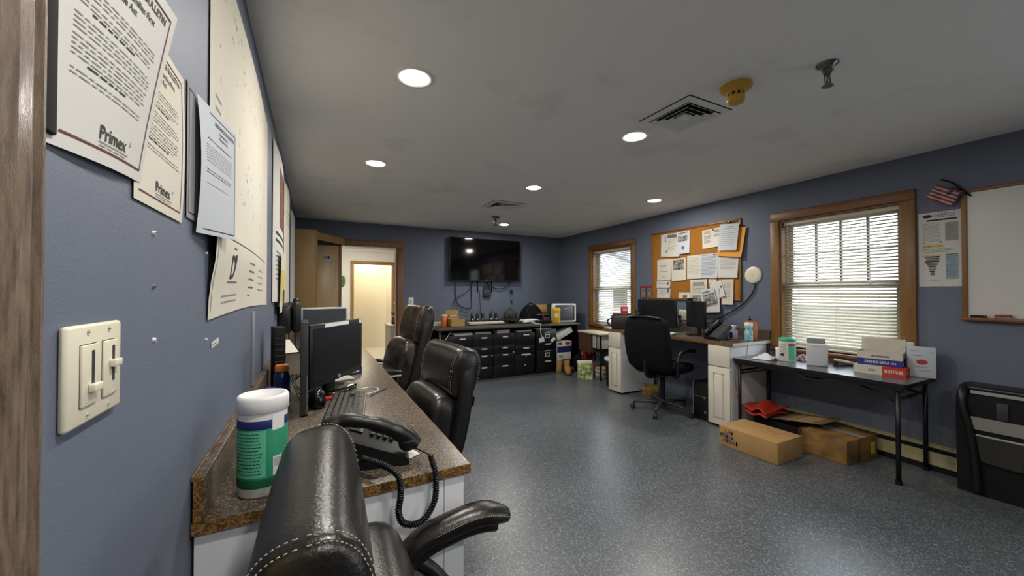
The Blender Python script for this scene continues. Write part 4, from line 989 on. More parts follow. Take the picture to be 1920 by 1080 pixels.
tangle('cable_heap', 'heap of white cables before the black bag', (3.28, 5.72, BT+.001), (.17, .1), 7, .007, WHT, 5, zmax=.07)
tangle('cable_heap', 'thin brown cables between the charger and the black cable heap', (2.93, 5.98, BT+.001), (.22, .06), 4, .005, CARDT, 8)
b = MB(WHT); b.tube(smoothpath([(3.3, 5.62, BT+.006), (3.33, 5.5, BT+.007), (3.34, 5.455, BT+.009), (3.345, 5.437, BT-.004), (3.34, 5.436, .76), (3.35, 5.436, .66), (3.38, 5.436, .6)]), .006, 6); tag(b.build('charging_cable'), 'white cord hanging over the front edge of the back counter', 'cable')
t = thing('charger_cup', 'small square black charger standing behind the cable heaps', 'charger', (3.10, 6.02, BT+.0005)); b = MB(BLK); b.box((-.04, -.04, 0), (.04, .04, .12), .005); b.build('body', t); b = MB(DGREY); b.box((-.03, -.03, .12), (.03, .03, .128), .003); b.build('cap', t)
t = thing('equipment_bag', 'black equipment bag with grey straps on the back counter', 'bag', (3.50, 6.02, BT+.0005))
b = MB(BLACKFAB); secs = []
for i in range(9):
    v = i/8; s = [1, 1.02, 1, .98, .94, .86, .74, .6, .45][i]; secs.append([(x*s + .05*v*0, y*s, v*.3) for x, y in supell(.21, .16, .6, 24)])
loft(b, secs); b.build('body', t)
b = MB(BLACKFAB); b.box((-.02, -.24, 0.02), (.24, -.1, .17), .04); b.build('pocket', t)
b = MB(GREYP); b.box((-.01, -.245, .135), (.23, -.15, .15), .004); b.build('reflective_strap', t)
b = MB(BLKM); b.tube(smoothpath([(-.12, -.1, .24), (-.16, -.14, .2), (-.14, -.165, .1), (-.13, -.16, .02)]), .018, 8, flat=.4); b.tube(smoothpath([(-.1, 0, .29), (-.02, 0, .335), (.08, 0, .3)]), .012, 8); b.build('strap', t)
t = thing('tool_pouch', 'olive soft pouch leaning left of the black equipment bag', 'pouch', (3.17, 6.22, BT+.0005)); b = MB(mat('olive_cloth', '3d3f36', .9)); b.ell((0, 0, .11), (.12, .1, .11), .8, .8); b.build('body', t); b = MB(BLKM); b.tube(smoothpath([(-.06, 0, .2), (0, 0, .245), (.06, 0, .2)]), .006, 6); b.build('handle', t)
t = thing('paper_tray', 'stack of clear dark trays in front of the equipment bag', 'tray', (3.46, 5.60, BT+.0005))
for k in range(3):
    b = MB(DGREY); b.box((-.11, -.08, k*.022), (.11, .08, k*.022+.003)); b.box((-.11, .07, k*.022), (.11, .08, k*.022+.02)); b.box((-.11, -.08, k*.022), (-.105, .08, k*.022+.02)); b.box((.105, -.08, k*.022), (.11, .08, k*.022+.02)); b.build('tray_level', t)
t = thing('headset', 'dark headset with red clip beside the yellow canister', 'headset', (3.61, 5.68, BT+.0005))
b = MB(mat('dark_brown_vinyl', '2a1e1c', .5)); b.ell((-.01, 0, .055), (.07, .06, .055), .8); b.build('ear_cup', t); b = MB(MAROON); b.tube(smoothpath([(-.05, 0, .09), (-.06, .02, .15), (-.03, .04, .19)]), .012, 8); b.build('headband', t)
t = thing('yellow_canister', 'yellow wipes canister on the back counter beside the printer', 'canister', (3.75, 5.58, BT+.0005))
b = MB(YELLOW); b.lathe([(.002, 0), (.062, 0), (.066, .006), (.066, .205)], n=32); b.m(PAPERW); cpatch(b, .0665, R(-150), R(-95), .1, .17, 6); b.build('body', t)
b = MB(YELLOW); b.lathe([(.068, .2), (.07, .205), (.07, .245), (.055, .265), (.002, .268)], n=32); b.build('lid', t)
t = thing('plywood_board', 'light wooden board leaning on the wall behind the yellow canister', 'board', (3.86, 6.18, BT+.003)); b = MB(mat('light_plywood', 'b79a5e', .6, var=.3, vs=5, vhex='9c7f45', stretch=(8, 8, 1))); b.box((-.22, -.012, 0), (.26, .012, .30), .002, T=Rx(-R(8))); t2 = b.build('panel', t)
t = thing('laser_printer', 'white framed laser printer with a grey front at the corner end of the back counter', 'printer', (4.0, 5.83, BT+.0005), R(-10))
b = MB(WHT); b.box((-.23, -.2, .0), (.23, -.1, .335), .03, seg=3); b.m(DGREY); b.box((-.22, -.12, .004), (.22, .12, .325), .02); b.build('housing', t)
b = MB(mat('printer_front', '4d5056', .35)); b.box((-.19, -.208, .035), (.165, -.198, .31), .004); b.m(DGREY); b.box((-.19, -.2095, .165), (.165, -.2075, .168)); b.box((-.06, -.2095, .05), (.13, -.2065, .075)); b.m(SILV); b.box((-.02, -.2095, .24), (.04, -.2078, .25)); b.build('front_panel', t)
b = MB(BLK); b.box((.165, -.207, .04), (.185, -.199, .3), .003); b.build('control_strip', t)

# ------------------------------------------------------------------ floor corner by the back counter
def carton(name, label, loc, rz, w_, d_, h_, m, prints=(), cat='box', group=None):
    t = thing(name, label, cat, loc, rz, group); b = MB(m); b.box((-w_/2, -d_/2, 0), (w_/2, d_/2, h_), .003)
    for (x0, z0, x1, z1, pm) in prints: b.m(pm); b.box((-w_/2+x0*w_, -d_/2-.0008, z0*h_), (-w_/2+x1*w_, -d_/2+.001, z1*h_))
    b.build('carton', t); return t
carton('paper_ream_box', 'grey carton at the bottom of the pile right of the file cabinets', (3.86, 5.68, 0), 0, .27, .3, .19, CARDT, (), 'box', 'cartons right of the file cabinets')
carton('paper_ream_box', 'white carton with a red corner mark in the middle of the pile', (3.88, 5.68, .1905), 0, .29, .3, .13, PAPER, ((.35, 0, 1, .12, RED), (.1, .3, .4, .7, INKL)), 'box', 'cartons right of the file cabinets')
carton('paper_ream_box', 'blue and white carton with orange pictures on top of the pile', (3.885, 5.68, .3215), 0, .30, .3, .19, PAPERW, ((0, 0, 1, .55, NAVY), (.05, .68, .32, .92, BROWNPIC), (.55, .68, .9, .92, REDORANGE)), 'box', 'cartons right of the file cabinets')
t = carton('mail_carton', 'long white carton with a yellow corner tilted on the blue carton', (3.93, 5.62, .5125), 0, .34, .18, .105, PAPER, ((.88, .3, 1, 1, YELHI), (.1, .3, .7, .34, INKL)))
t.rotation_euler = (0, -R(24), 0); t.location = (3.905, 5.62, .60)
def shoe(name, label, loc, rz, m, sole):
    t = thing(name, label, 'shoe', loc, rz, 'boots on the floor'); b = MB(m); secs = []
    for i in range(11):
        v = i/10; hh = .12 - .06*v + .02*math.sin(PI*v); ww = .042 + .012*math.sin(PI*v); ww *= .7 if i in (0, 10) else 1
        secs.append([(x, -.14+.28*v, .02+hh/2+z) for x, z in supell(ww, hh/2*(.7 if i in (0, 10) else 1), .75, 16)])
    loft(b, secs); b.lathe([(.045, .08), (.05, .2), (.042, .205)], (0, -.09, 0), 14); b.build('upper', t)
    b = MB(sole); b.prism([(x*.052, y*.15) for x, y in [(math.cos(a*PI/8), math.sin(a*PI/8)) for a in range(16)]], 0, .022, 'z'); b.build('sole', t); return t
shoe('work_boot', 'tan work boot lying nearest the file cabinet', (3.76, 5.27, 0), R(150), TAN, BROWN)
shoe('work_boot', 'dark brown boot behind the tan boot', (3.885, 5.47, 0), R(200), BROWN, BLKM)
t = thing('sports_bag', 'black bag with teal stripes on the floor beside the boots', 'bag', (4.06, 5.37, 0)); b = MB(BLACKFAB); b.ell((0, 0, .15), (.075, .10, .15), .8, .8); b.build('body', t); b = MB(TEALS)
for s in (0, 1): b.tube(smoothpath([(-.04+s*.04, -.094, .08), (-.035+s*.04, -.1, .17), (-.025+s*.04, -.075, .27)]), .008, 6, flat=.5)
b.build('stripe', t)
t = thing('camouflage_bag', 'camouflage paper bag with a folded cream top on the floor', 'bag', (3.80, 4.86, 0), R(-28))
b = MB(CAMO); b.prism([(-.11, -.06), (.11, -.06), (.11, .06), (-.11, .06)], 0, .25, 'z'); b.build('body', t)
b = MB(PAPERW); b.box((-.115, -.066, .235), (.115, .03, .285), .008, T=Rx(R(-12))); b.build('folded_top', t)
t = thing('red_parcel', 'red and white packet behind the black striped bag', 'packet', (4.265, 5.60, 0)); b = MB(RED); b.box((-.07, -.07, 0.0), (.07, .07, .38), .02); b.build('wrapper', t); b = MB(PAPERW); b.box((-.06, -.072, .24), (.06, -.069, .31)); b.build('label', t)
t = thing('grey_tote', 'grey tote bag with a red patch on the floor under the side table', 'bag', (4.10, 5.03, 0), R(-4)); b = MB(BAGGREY); b.box((-.12, -.1, 0), (.12, .1, .24), .03); b.build('body', t); b = MB(mat('red_patch', 'a64b48', .8)); b.ell((-.1, -.1, .17), (.06, .012, .05), .9); b.build('patch', t); b = MB(DGREY); b.tube(smoothpath([(-.07, -.09, .23), (-.04, -.09, .32), (.04, -.09, .32), (.07, -.09, .23)]), .008, 6); b.build('handle', t)
t = thing('snack_bag', 'red packet with a white figure above the grey tote bag', 'packet', (4.27, 5.36, 0.0), 0); b = MB(RED); b.box((-.1, -.04, 0), (.1, .04, .42), .02); b.build('wrapper', t); b = MB(PAPERW); b.ell((-.02, -.041, .33), (.035, .006, .06), 1); b.build('figure', t)
t = thing('side_table', 'small dark side table with a cream top under the far window', 'table', (4.10, 4.93, 0), R(-4))
b = MB(mat('cream_table_top', 'c9bf9e', .5)); b.box((-.16, -.32, .70), (.18, .32, .725), .004); b.build('tabletop', t)
b = MB(BROWN); b.box((-.155, -.05, .40), (.16, .30, .70)); b.build('apron_box', t)
for x in (-.14, .16):
    for y in (-.29, .29): b = MB(BLKSTEEL); b.box((x-.012, y-.012, 0), (x+.012, y+.012, .70)); b.build('leg', t)
for i in range(9):
    b = MB([PAPER, PAPERG, PAPERW, PAPER, DGREY][i % 5]); b.box((-.08, -.006, -.22), (.08, .006, 0), .002)
    tag(b.build('hanging_folder', None, (4.05, 4.865-.022*i, .698), R(-4)), 'folder in the row of upright folders hanging off the side table', 'folder', 'folders hanging off the side table')
t = thing('waste_basket', 'dark waste basket with a white liner rim beside the white desk cabinet', 'waste basket', (3.92, 4.33, 0)); b = MB(BLKM); b.lathe([(.11, 0), (.135, .40), (.13, .40), (.105, .02)], n=24); b.build('bin', t); b = MB(WHT); b.lathe([(.128, .36), (.138, .37), (.14, .41), (.128, .41)], n=24); b.build('liner', t)
stack('newspaper_pile', 'low pile of brown papers on the floor under the far window', 4.13, 4.80, 0, .2, .2, .16, 5, CARDT, 0, 'paper stack', None)
# ------------------------------------------------------------------ right wall: corkboard, papers, whiteboard
def RWT(x, z, lift=0, rot=0): return RWM @ Tr(x, -lift, z) @ Ry(-rot)
t = thing('corkboard', 'cork pinboard in an oak frame on the right wall between the windows', 'pinboard', rw(-3.333, 0, 1.733), RWZ)
b = MB(CORK); b.box((-.65, -.012, -.455), (.65, 0, .455)); b.build('cork', t)
b = MB(OAKH); b.box((-.667, -.02, .45), (.667, 0, .472), .003); b.box((-.667, -.02, -.472), (.667, 0, -.45), .003); b.m(OAK); b.box((-.667, -.02, -.46), (-.645, 0, .46), .003); b.box((.645, -.02, -.46), (.667, 0, .46), .003); b.build('frame', t)
GP = 'papers pinned to the corkboard'
def pin(label, x0, z1, x1, z0, prints=(), m=PAPER, rot=0, lift=.014, curl=.012, cat='paper', name='pinned_paper', grp=GP):
    w_, h_ = x1-x0, z1-z0
    return sheet(name, label, cat, RWT(x0, z0, lift, rot), w_, h_, lambda a, c: (0, curl*(1-c)**2*(.4+.6*a), 0), prints, m, grp, 6, 6, eps=.0009)
def lines(w_, h_, seed, n=9, m=INKL, top=.9, bot=.15, th=.005): return para(w_*.1, w_*.92, h_*top, n, h_*(top-bot)/n, th, m, seed)
pin('leaflet with dark side photos at the top left of the corkboard, half covered', -3.823, 2.165, -3.70, 1.86, [('r', .07, .19, .12, .27, PHOTO), ('r', .085, .05, .11, .13, PHOTO)], PAPER)
pin('open leaflet with a dark heading bar, second from the left in the top row', -3.742, 2.166, -3.50, 1.852, [('r', .02, .255, .19, .30, INKM)] + para(.03, .19, .23, 9, .02, .006, INKL, 3), PAPERW, R(-3), .018)
pin('flyer with a photograph and a small crest below it, right of the open leaflet', -3.545, 2.162, -3.342, 1.868, para(.03, .18, .266, 1, .02, .014, INK, 9, .05) + [('r', .02, .165, .17, .235, PHOTO), ('q', [(.08, .10), (.125, .10), (.125, .075), (.103, .045), (.08, .075)], INKM)] + para(.02, .17, .247, 1, .01, .006, INKL, 4), PAPERB, R(1), .022)
pin('white sheet with two columns of paragraphs in the top row', -3.16, 2.132, -2.87, 1.903, para(.025, .125, .20, 3, .012, .006, INKM, 5) + para(.025, .125, .15, 4, .012, .006, INKM, 6) + para(.025, .125, .09, 3, .012, .006, INKM, 7) + para(.165, .265, .20, 3, .012, .006, INKM, 8) + para(.165, .265, .15, 3, .012, .006, INKM, 9), PAPERW, R(2), .014)
pin('large yellow envelope at the top right corner of the corkboard, sticking out past the frame', -2.955, 2.14, -2.645, 1.80, [], MANILA, R(-8), .024, .02, 'envelope', 'yellow_envelope', None)
pin('white letter clipped over the yellow envelope', -2.925, 2.165, -2.69, 1.86, para(.07, .17, .27, 2, .02, .006, INKM, 4) + lines(.235, .305, 5, 9, INKL, .8, .1), PAPERB, R(-5), .05)
b = MB(BLK); b.box((-.018, -.012, -.02), (.018, .012, .012), .003); o = b.build('binder_clip'); o.matrix_world = RWT(-2.78, 2.175, .05); tag(o, 'black binder clip holding the letter over the yellow envelope', 'binder clip')
pin('white page with three short centred lines, left in the middle row', -3.895, 1.822, -3.65, 1.527, para(.06, .19, .205, 2, .014, .006, INKM, 2) + para(.05, .2, .125, 1, .02, .006, INKM, 3) + para(.09, .16, .045, 1, .02, .007, INKM, 4), PAPERW, R(0), .014)
pin('page with a dark group photograph above blank paper in the middle row', -3.635, 1.81, -3.40, 1.512, [('r', .03, .145, .205, .28, PHOTO), ('r', .045, .16, .19, .265, PHOTO, 1)], PAPERW, R(2.5), .016)
pin('cream page of faint text left of the middle notice', -3.39, 1.835, -3.18, 1.536, lines(.21, .3, 8, 13), PAPERW, 0, .014)
pin('bluish notice in the middle of the corkboard, pinned over two pages', -3.2, 1.838, -2.95, 1.54, lines(.25, .3, 9, 15, INKM, .92, .08), PAPERB, R(-1), .018)
pin('white page right of the bluish middle notice', -2.955, 1.825, -2.705, 1.54, lines(.25, .29, 12, 11, INKL, .85, .3), PAPER, R(-2.5), .016)
pin('narrow page with a small crest under the page of centred lines', -3.905, 1.52, -3.665, 1.422, [('r', .02, .062, .16, .066, INKM), ('q', [(.18, .08), (.215, .08), (.215, .05), (.197, .03), (.18, .05)], INKM), ('r', .01, .008, .23, .012, INKM)], PAPER, 0, .014)
pin('lower left page with a dark crest, next to the monitor top', -3.897, 1.419, -3.665, 1.286, [('q', [(.175, .13), (.21, .13), (.21, .09), (.192, .06), (.175, .09)], INKM)] + para(.04, .15, .1, 4, .02, .005, INKL, 3), PAPER, 0, .014)
pin('grey printed flyer with a picture of hills behind the tilted photo page', -3.331, 1.522, -3.088, 1.23, [('r', .04, .21, .2, .26, GREYPIC), ('r', .03, .015, .22, .10, PHOTO)] + lines(.24, .3, 14, 6, INKM, .7, .38), PAPERW, R(1), .024)
pin('small white slip between the grey flyer and the right hand page', -3.077, 1.533, -2.977, 1.472, para(.02, .08, .03, 2, .015, .004, INKL, 3), PAPERW, 0, .014)
pin('cream page with slanted lines at the lower right of the corkboard', -2.90, 1.515, -2.752, 1.22, para(.03, .12, .25, 12, .018, .006, INKL, 6), PAPERW, 0, .024)
pin('plain folded sheet slanting right of the tilted photo page', -3.0, 1.47, -2.835, 1.27, [], PAPER, R(18), .030)
pin('large tilted page hanging below the corkboard frame', -3.15, 1.40, -2.905, 1.11, [], PAPER, R(4), .038)
pin('tilted black and white photograph of a vehicle on the page hanging below the frame', -3.11, 1.385, -2.93, 1.20, [('r', .01, .0, .17, .125, PHOTO), ('r', .04, .03, .15, .10, PHOTO, 1), ('r', .01, .145, .12, .16, INKM)], PAPERB, R(15), .055, .004)
pin('small card with a dark car picture low on the corkboard', -3.528, 1.362, -3.345, 1.286, [('r', .07, .005, .14, .045, PHOTO), ('r', .075, .008, .135, .02, MAROON, 1)], PAPERW, 0, .014)
for i, (x, z) in enumerate(((-2.985, 1.82), (-2.9, 1.43), (-3.00, 2.118), (-2.86, 2.14), (-3.98, 1.91))):
    b = MB(BLKM); b.cyl((0, 0, 0), (0, -.012, 0), .006, .008, 10); b.cyl((0, .01, 0), (0, 0, 0), .001, n=6); o = b.build('push_pin'); o.matrix_world = RWT(x, z, .03 if i < 4 else .0125)
    tag(o, ['black push pin in the middle bluish notice', 'black push pin above the tilted photograph', 'black push pin in the two column sheet', 'black push pin in the letter by the binder clip', 'black push pin alone on the cork near the left frame'][i], 'push pin', 'push pins on the corkboard')
# red portrait poster left of the corkboard (two generic portraits)
P = [('r', .0, .195, .245, .215, RED)]
FACE = mat('faded_face_print', '9b8478', .8, var=.3, vs=20, vhex='7d665c'); HAIRP = mat('dark_hair_print', '4a3630', .8)
for x, mm in ((.025, GREYPIC), (.145, PHOTO)):
    P += [('r', x, .01, x+.085, .185, GREYP)]
    el = lambda cx, cz, rx, rz: [(cx+rx*math.cos(q*PI/8), cz+rz*math.sin(q*PI/8)) for q in range(16)]
    P += [('q', el(x+.042, .12, .026, .036), HAIRP, 1), ('q', el(x+.042, .108, .022, .032), FACE, 2), ('q', el(x+.042, .03, .036, .022), HAIRP, 1), ('r', x+.03, .113, x+.038, .116, INK, 3), ('r', x+.047, .113, x+.055, .116, INK, 3), ('r', x+.036, .09, x+.049, .0925, MAROON, 3)]
sheet('portrait_poster', 'red bordered sheet with two portraits left of the corkboard', 'poster', RWT(-4.244, 1.243), .245, .215, None, P, MAROON, None, 6, 6)
# wireless access point disc with cable
t = thing('wall_disc', 'round white disc device on the right wall beside the corkboard', 'access point', rw(-2.535, 0, 1.552), RWZ)
b = MB(IVORY); b.T = Rx(R(90)); b.lathe([(.088, 0), (.094, .003), (.094, .009), (.085, .016), (.05, .02), (.002, .021)], n=40); b.build('shell', t)
b = MB(SILV); b.T = Rx(R(90)); b.lathe([(.006, .020), (.006, .0218), (.002, .0218)], n=12); b.build('indicator', t)
b = MB(BLK); b.tube(smoothpath([rw(*p) for p in ((-2.50, -.012, 1.47), (-2.54, -.012, 1.36), (-2.63, -.012, 1.25), (-2.75, -.015, 1.16), (-2.93, -.02, 1.06), (-3.05, -.03, .99), (-3.2, -.04, .955))]), .0065, 6); tag(b.build('disc_cable'), 'black cable running down from the white disc to the right desk', 'cable')
t = thing('wall_outlet', 'ivory wall outlet plate beside the wide monitor', 'outlet', rw(-3.472, 0, 1.068), RWZ)
b = MB(IVORY); b.box((-.062, -.007, -.066), (.062, 0, .066), .003); b.build('plate', t)
b = MB(IVORY2); 
for x in (-.027, .027): b.box((x-.017, -.010, -.036), (x+.017, -.006, .036), .003); b.m(DGREY); [b.box((x+s*.006-.0012, -.0105, z-.006), (x+s*.006+.0012, -.0095, z+.006)) for s in (-1, 1) for z in (-.018, .018)]; b.m(IVORY2)
b.build('receptacle', t); b = MB(BLK); b.box((-.05, -.04, -.045), (-.015, -.008, -.01), .004); b.tube(smoothpath([rwp for rwp in ((-.03, -.035, -.04), (-.01, -.03, -.08), (.0, -.03, -.13), (-.05, -.04, -.17))]), .005, 6); b.build('plug', t)
# poster, flag, whiteboard
Q = [('r', .045, .505, .21, .517, INK), ('q', [(.03+.028*math.cos(a*PI/8)+.02, .545+.013*math.sin(a*PI/8)) for a in range(16)], INK)] + para(.085, .2, .555, 3, .012, .005, INKM, 3)
Q += para(.025, .12, .485, 14, .0105, .004, INKL, 4, .1) + [('r', .145, .345, .212, .485, GREYPIC), ('r', .018, .30, .135, .322, YELHI), ('q', [(.02, .335), (.036, .335), (.028, .345)], INKM), ('r', .115, .335, .13, .345, INKM)]
Q += para(.025, .13, .307, 1, .01, .006, INK, 11, .1) + para(.02, .212, .285, 3, .011, .0035, INKM, 5)
rnd = random.Random(4)
for k in range(12):
    v = .225-k*.0125; hw = max(.012, .048*(1-k/13)); Q += [('r', .075-hw*rnd.uniform(.8, 1.2), v, .075+hw*rnd.uniform(.8, 1.1), v+.009, INKM if k % 3 else INK)]
Q += [('r', .02, .232, .13, .244, YELHI), ('r', .145, .055, .212, .245, BLUEPIC), ('r', .145, .24, .212, .246, INKM, 1)] + para(.15, .205, .225, 10, .016, .003, INKM, 8) + para(.06, .13, .042, 1, .01, .004, INKM, 6)
sheet('wall_notice', 'laminated notice with yellow highlighted line between the window and whiteboard', 'notice', RWT(-1.222, 1.407), .23, .573, None, Q, PAPER, None, 6, 10)
b = MB(BLKM); b.tube(smoothpath([rw(-1.04, -.02, 2.2), rw(-1.0, -.02, 2.14), rw(-.95, -.015, 2.05)]), .006, 6)
t = thing('small_flag', 'small striped American flag furled on the wall above the laminated notice', 'flag', rw(-1.06, -.02, 2.1), RWZ)
def fl(u, v): return (.075*math.sin(R(-40))*0 + (-.10+.14*u), -.012-.012*math.sin(u*7)-.01*v, 0)
TF = Ry(R(-52))
b = MB(FLAGR)
for k in range(9):
    b.m(FLAGR if k % 2 == 0 else FLAGW); x0, x1 = -.085, .075
    b.slab(lambda u, v: (x0+(x1-x0)*u, -.012-.010*math.sin(u*8+k*.3), -.07+.0125*(k+v)), 10, 1, .001, T=Ry(R(35)))
b.build('stripes', t)
b = MB(FLAGB); b.slab(lambda u, v: (.0+.085*u, -.016-.010*math.sin(u*8), .0+.055*v), 8, 2, .001, T=Ry(R(35))); b.m(FLAGW)
for i in range(5):
    for j in range(4): b.box((.008+.015*i, -.03, .006+.012*j), (.012+.015*i, -.0262, .010+.012*j), T=Ry(R(35)))
b.build('canton', t)
b = MB(BLKM); b.tube([(-.03, -.004, .12), (.03, -.004, .08), (.12, -.003, -.04)], .006, 6); b.build('pole', t)
t = thing('whiteboard', 'whiteboard in an oak frame on the right wall', 'whiteboard', rw(-.375, 0, 1.634), RWZ)
b = MB(WBOARD); b.box((-.605, -.012, -.46), (.605, 0, .46)); b.build('board', t)
b = MB(OAKH); b.box((-.615, -.022, .453), (.615, 0, .477), .003); b.box((-.615, -.05, -.477), (.615, 0, -.453), .003); b.m(OAK); b.box((-.615, -.022, -.46), (-.587, 0, .46), .003); b.box((.587, -.022, -.46), (.615, 0, .46), .003); b.build('frame', t)
t = thing('dry_marker', 'dark marker lying on the whiteboard ledge', 'marker', rw(-.915, -.037, 1.19), RWZ); b = MB(BLKM); b.cyl((-.03, 0, 0), (.03, 0, 0), .0085, n=10); b.build('barrel', t); b = MB(MAROON); b.cyl((.03, 0, 0), (.045, 0, 0), .009, n=10); b.build('cap', t)
t = thing('board_eraser', 'red backed eraser on the whiteboard ledge', 'eraser', rw(-.80, -.035, 1.1815), RWZ); b = MB(REDORANGE); b.box((-.035, -.013, .012), (.04, .013, .026), .004); b.build('back', t); b = MB(GREYP); b.box((-.035, -.012, 0), (.04, .012, .012)); b.build('felt', t)
# baseboard heater
t = thing('baseboard_heater', 'long beige baseboard heater along the foot of the right wall', 'heater', rw(-2.4, 0, 0), RWZ)
b = MB(HEATERP); b.box((-0, -.058, .045), (3.2, -.05, .145), .002); b.box((0, -.03, .0), (3.2, -.0, .2)); b.build('front_panel', t)
b = MB(BLKM); b.box((.0, -.05, .02), (3.2, -.029, .165)); b.box((.0, -.052, .005), (3.2, -.03, .04)); b.build('fins', t)
b = MB(HEATERP); b.box((0, -.056, .178), (3.2, 0, .192), .003); b.build('cover_strip', t)

# ------------------------------------------------------------------ right desk
t = thing('right_countertop', 'brown granite pattern countertop of the right desk', 'countertop', (3.64, 2.35, .86))
b = MB(LAM); b.prism([(0, 0), (.645, 0), (.705, 1.9), (0, 1.9)], -.03, 0, 'z'); b.m(LAMEDGE); b.box((-.0015, 0, -.03), (0, 1.9, -.001)); b.m(mat('bare_edge', 'c9c4b8', .6)); b.box((0, -.0015, -.03), (.645, 0, 0)); b.build('top', t)
b = MB(LAM); b.add([(.623, 0, 0), (.643, 0, 0), (.703, 1.9, 0), (.683, 1.9, 0), (.623, 0, .1), (.643, 0, .1), (.703, 1.9, .1), (.683, 1.9, .1)], [(0, 1, 2, 3), (7, 6, 5, 4), (0, 4, 5, 1), (1, 5, 6, 2), (2, 6, 7, 3), (3, 7, 4, 0)]); b.build('backsplash', t)
def desk_cab(y0, y1, label):
    t = thing('desk_cabinet', label, 'cabinet', (3.66, y0, 0), 0, 'white cabinets of the right desk'); W = y1-y0
    b = MB(WHITEP); b.box((0, 0, .02), (.59, W, .829)); b.m(BLKM); b.box((.05, .003, 0), (.58, W-.003, .02)); b.build('body', t)
    def panel(z0, z1, raised):
        p = MB(CREAMP); p.box((-.02, .002, z0), (0, W-.002, z1), .004)
        if raised:
            for (a, c, e, d, x) in ((.055, .068, z0+.055, z1-.055, 0), (W-.068, W-.055, z0+.055, z1-.055, 0)): pass
            y, z = .062, .062; g = .010
            p.m(mat('groove_shade', 'b3ab98', .5))  # darker flat strips paint the shade of a groove on the door
            for k in ((y, z0+z, y+g, z1-z), (W-y-g, z0+z, W-y, z1-z), (y, z0+z, W-y, z0+z+g), (y, z1-z-g, W-y, z1-z)): p.box((-.0208, k[0], k[1]), (-.019, k[2], k[3]))
            p.m(CREAMP); p.box((-.026, y+g+.006, z0+z+g+.006), (-.019, W-y-g-.006, z1-z-g-.006), .005)
        return p
    panel(.615, .822, False).build('drawer_front', t); panel(.025, .605, True).build('door', t)
    return t
desk_cab(3.895, 4.135, 'white cabinet under the far end of the right desk'); desk_cab(2.38, 2.62, 'white cabinet under the near end of the right desk beside the folding table')
DTP = .8605
t = thing('desk_bag', 'dark brown square bag with a side handle at the far end of the right desk', 'bag', (3.78, 4.02, DTP), R(-40))
b = MB(mat('dark_brown_leather', '241a18', .5)); b.box((-.14, -.09, 0), (.14, .09, .19), .02); b.box((-.12, -.07, .18), (.12, .07, .215), .01); b.build('body', t)
b = MB(BLKM); b.tube(smoothpath([(-.135, 0, .14), (-.185, 0, .12), (-.18, 0, .06), (-.135, 0, .04)]), .01, 8); b.build('handle', t); b = MB(SILV); b.box((.05, -.093, .075), (.13, -.089, .088)); b.build('buckle', t)
t = thing('red_box', 'small red box on top of the dark brown bag', 'box', (3.84, 4.03, DTP+.216), R(-30)); b = MB(mat('bright_red_carton', 'c22a34', .5)); b.box((-.045, -.03, 0), (.045, .03, .085), .002); b.build('carton', t); b = MB(mat('pink_label', 'd98d90', .6)); b.box((-.03, -.031, .03), (.035, -.0295, .06)); b.build('label', t)
t = thing('water_bottle', 'cream water bottle with a black loop cap on the right desk', 'bottle', (3.86, 3.79, DTP), R(-40))
b = MB(CREAMB); b.lathe([(.002, 0), (.042, 0), (.045, .008), (.045, .17), (.04, .19), (.03, .2)], n=24); b.build('body', t)
b = MB(BLK); b.lathe([(.03, .198), (.033, .2), (.033, .225), (.02, .23), (.002, .23)], n=20); b.tube(smoothpath([(-.025, 0, .222), (-.03, 0, .25), (-.018, 0, .272), (.018, 0, .272), (.03, 0, .25), (.025, 0, .222)]), .007, 8); b.build('cap', t); b = MB(INKM); cpatch(b, .0456, R(-130), R(-60), .06, .085, 6); b.build('print', t)
monitor('wide_monitor', 'wide black monitor behind the desk chair under the corkboard', (4.05, 3.66, DTP), RWZ+R(4), .62, .36, .05, .014, SCREENM, BLK)
t = monitor('angled_monitor', 'black monitor turned sideways on a round foot at the right desk', (3.99, 3.02, DTP), R(-118), .46, .31, .09, .016, SCREENM, BLK, foot=False)
b = MB(BLK); b.cyl((0, .04, .01), (0, .04, .2), .022, n=14); b.build('stand_neck', t); b = MB(mat('gloss_black', '0b0b0c', .08)); b.lathe([(.002, 0), (.145, 0), (.15, .006), (.14, .012), (.03, .02), (.002, .02)], (0, .04, 0), 32); b.build('stand_base', t)
b = MB(PAPERW); b.box((-.06, .0125, .375), (.04, .0135, .39)); b.build('label', t)
t = thing('webcam', 'small black webcam on top of the angled monitor', 'webcam', (3.98, 3.09, DTP+.4005), R(-118)); b = MB(BLK); b.box((-.04, -.02, 0), (.04, .02, .035), .008); b.build('body', t); b = MB(SCREEN); b.cyl((0, -.022, .018), (0, -.018, .018), .01, n=12); b.build('lens', t)
t = thing('computer_mouse', 'black mouse with a bright reflection beneath the wide monitor', 'mouse', (3.84, 3.36, DTP+.0015), R(60)); b = MB(BLK); b.ell((0, 0, .015), (.055, .032, .016), .85, .8); b.build('shell', t); b = MB(SILV); b.cyl((.02, -.005, .029), (.02, .005, .029), .006, n=10); b.build('wheel', t)
t = thing('folded_cloth', 'pale cyan folded cloth on the right desk beside the chair', 'cloth', (3.75, 3.18, DTP+.001), R(20)); b = MB(CYANC); b.slab(lambda u, v: (-.07+.14*u, -.05+.1*v, .016+.012*math.sin(u*3)*math.sin(v*3)), 10, 8, .004); b.build('top_fold', t); b = MB(CYANC); b.box((-.065, -.045, 0), (.065, .045, .01), .004); b.build('under_fold', t)
t = thing('desk_phone', 'black desk phone on a tilted stand at the near end of the right desk', 'phone', (3.83, 2.63, DTP), R(-100))
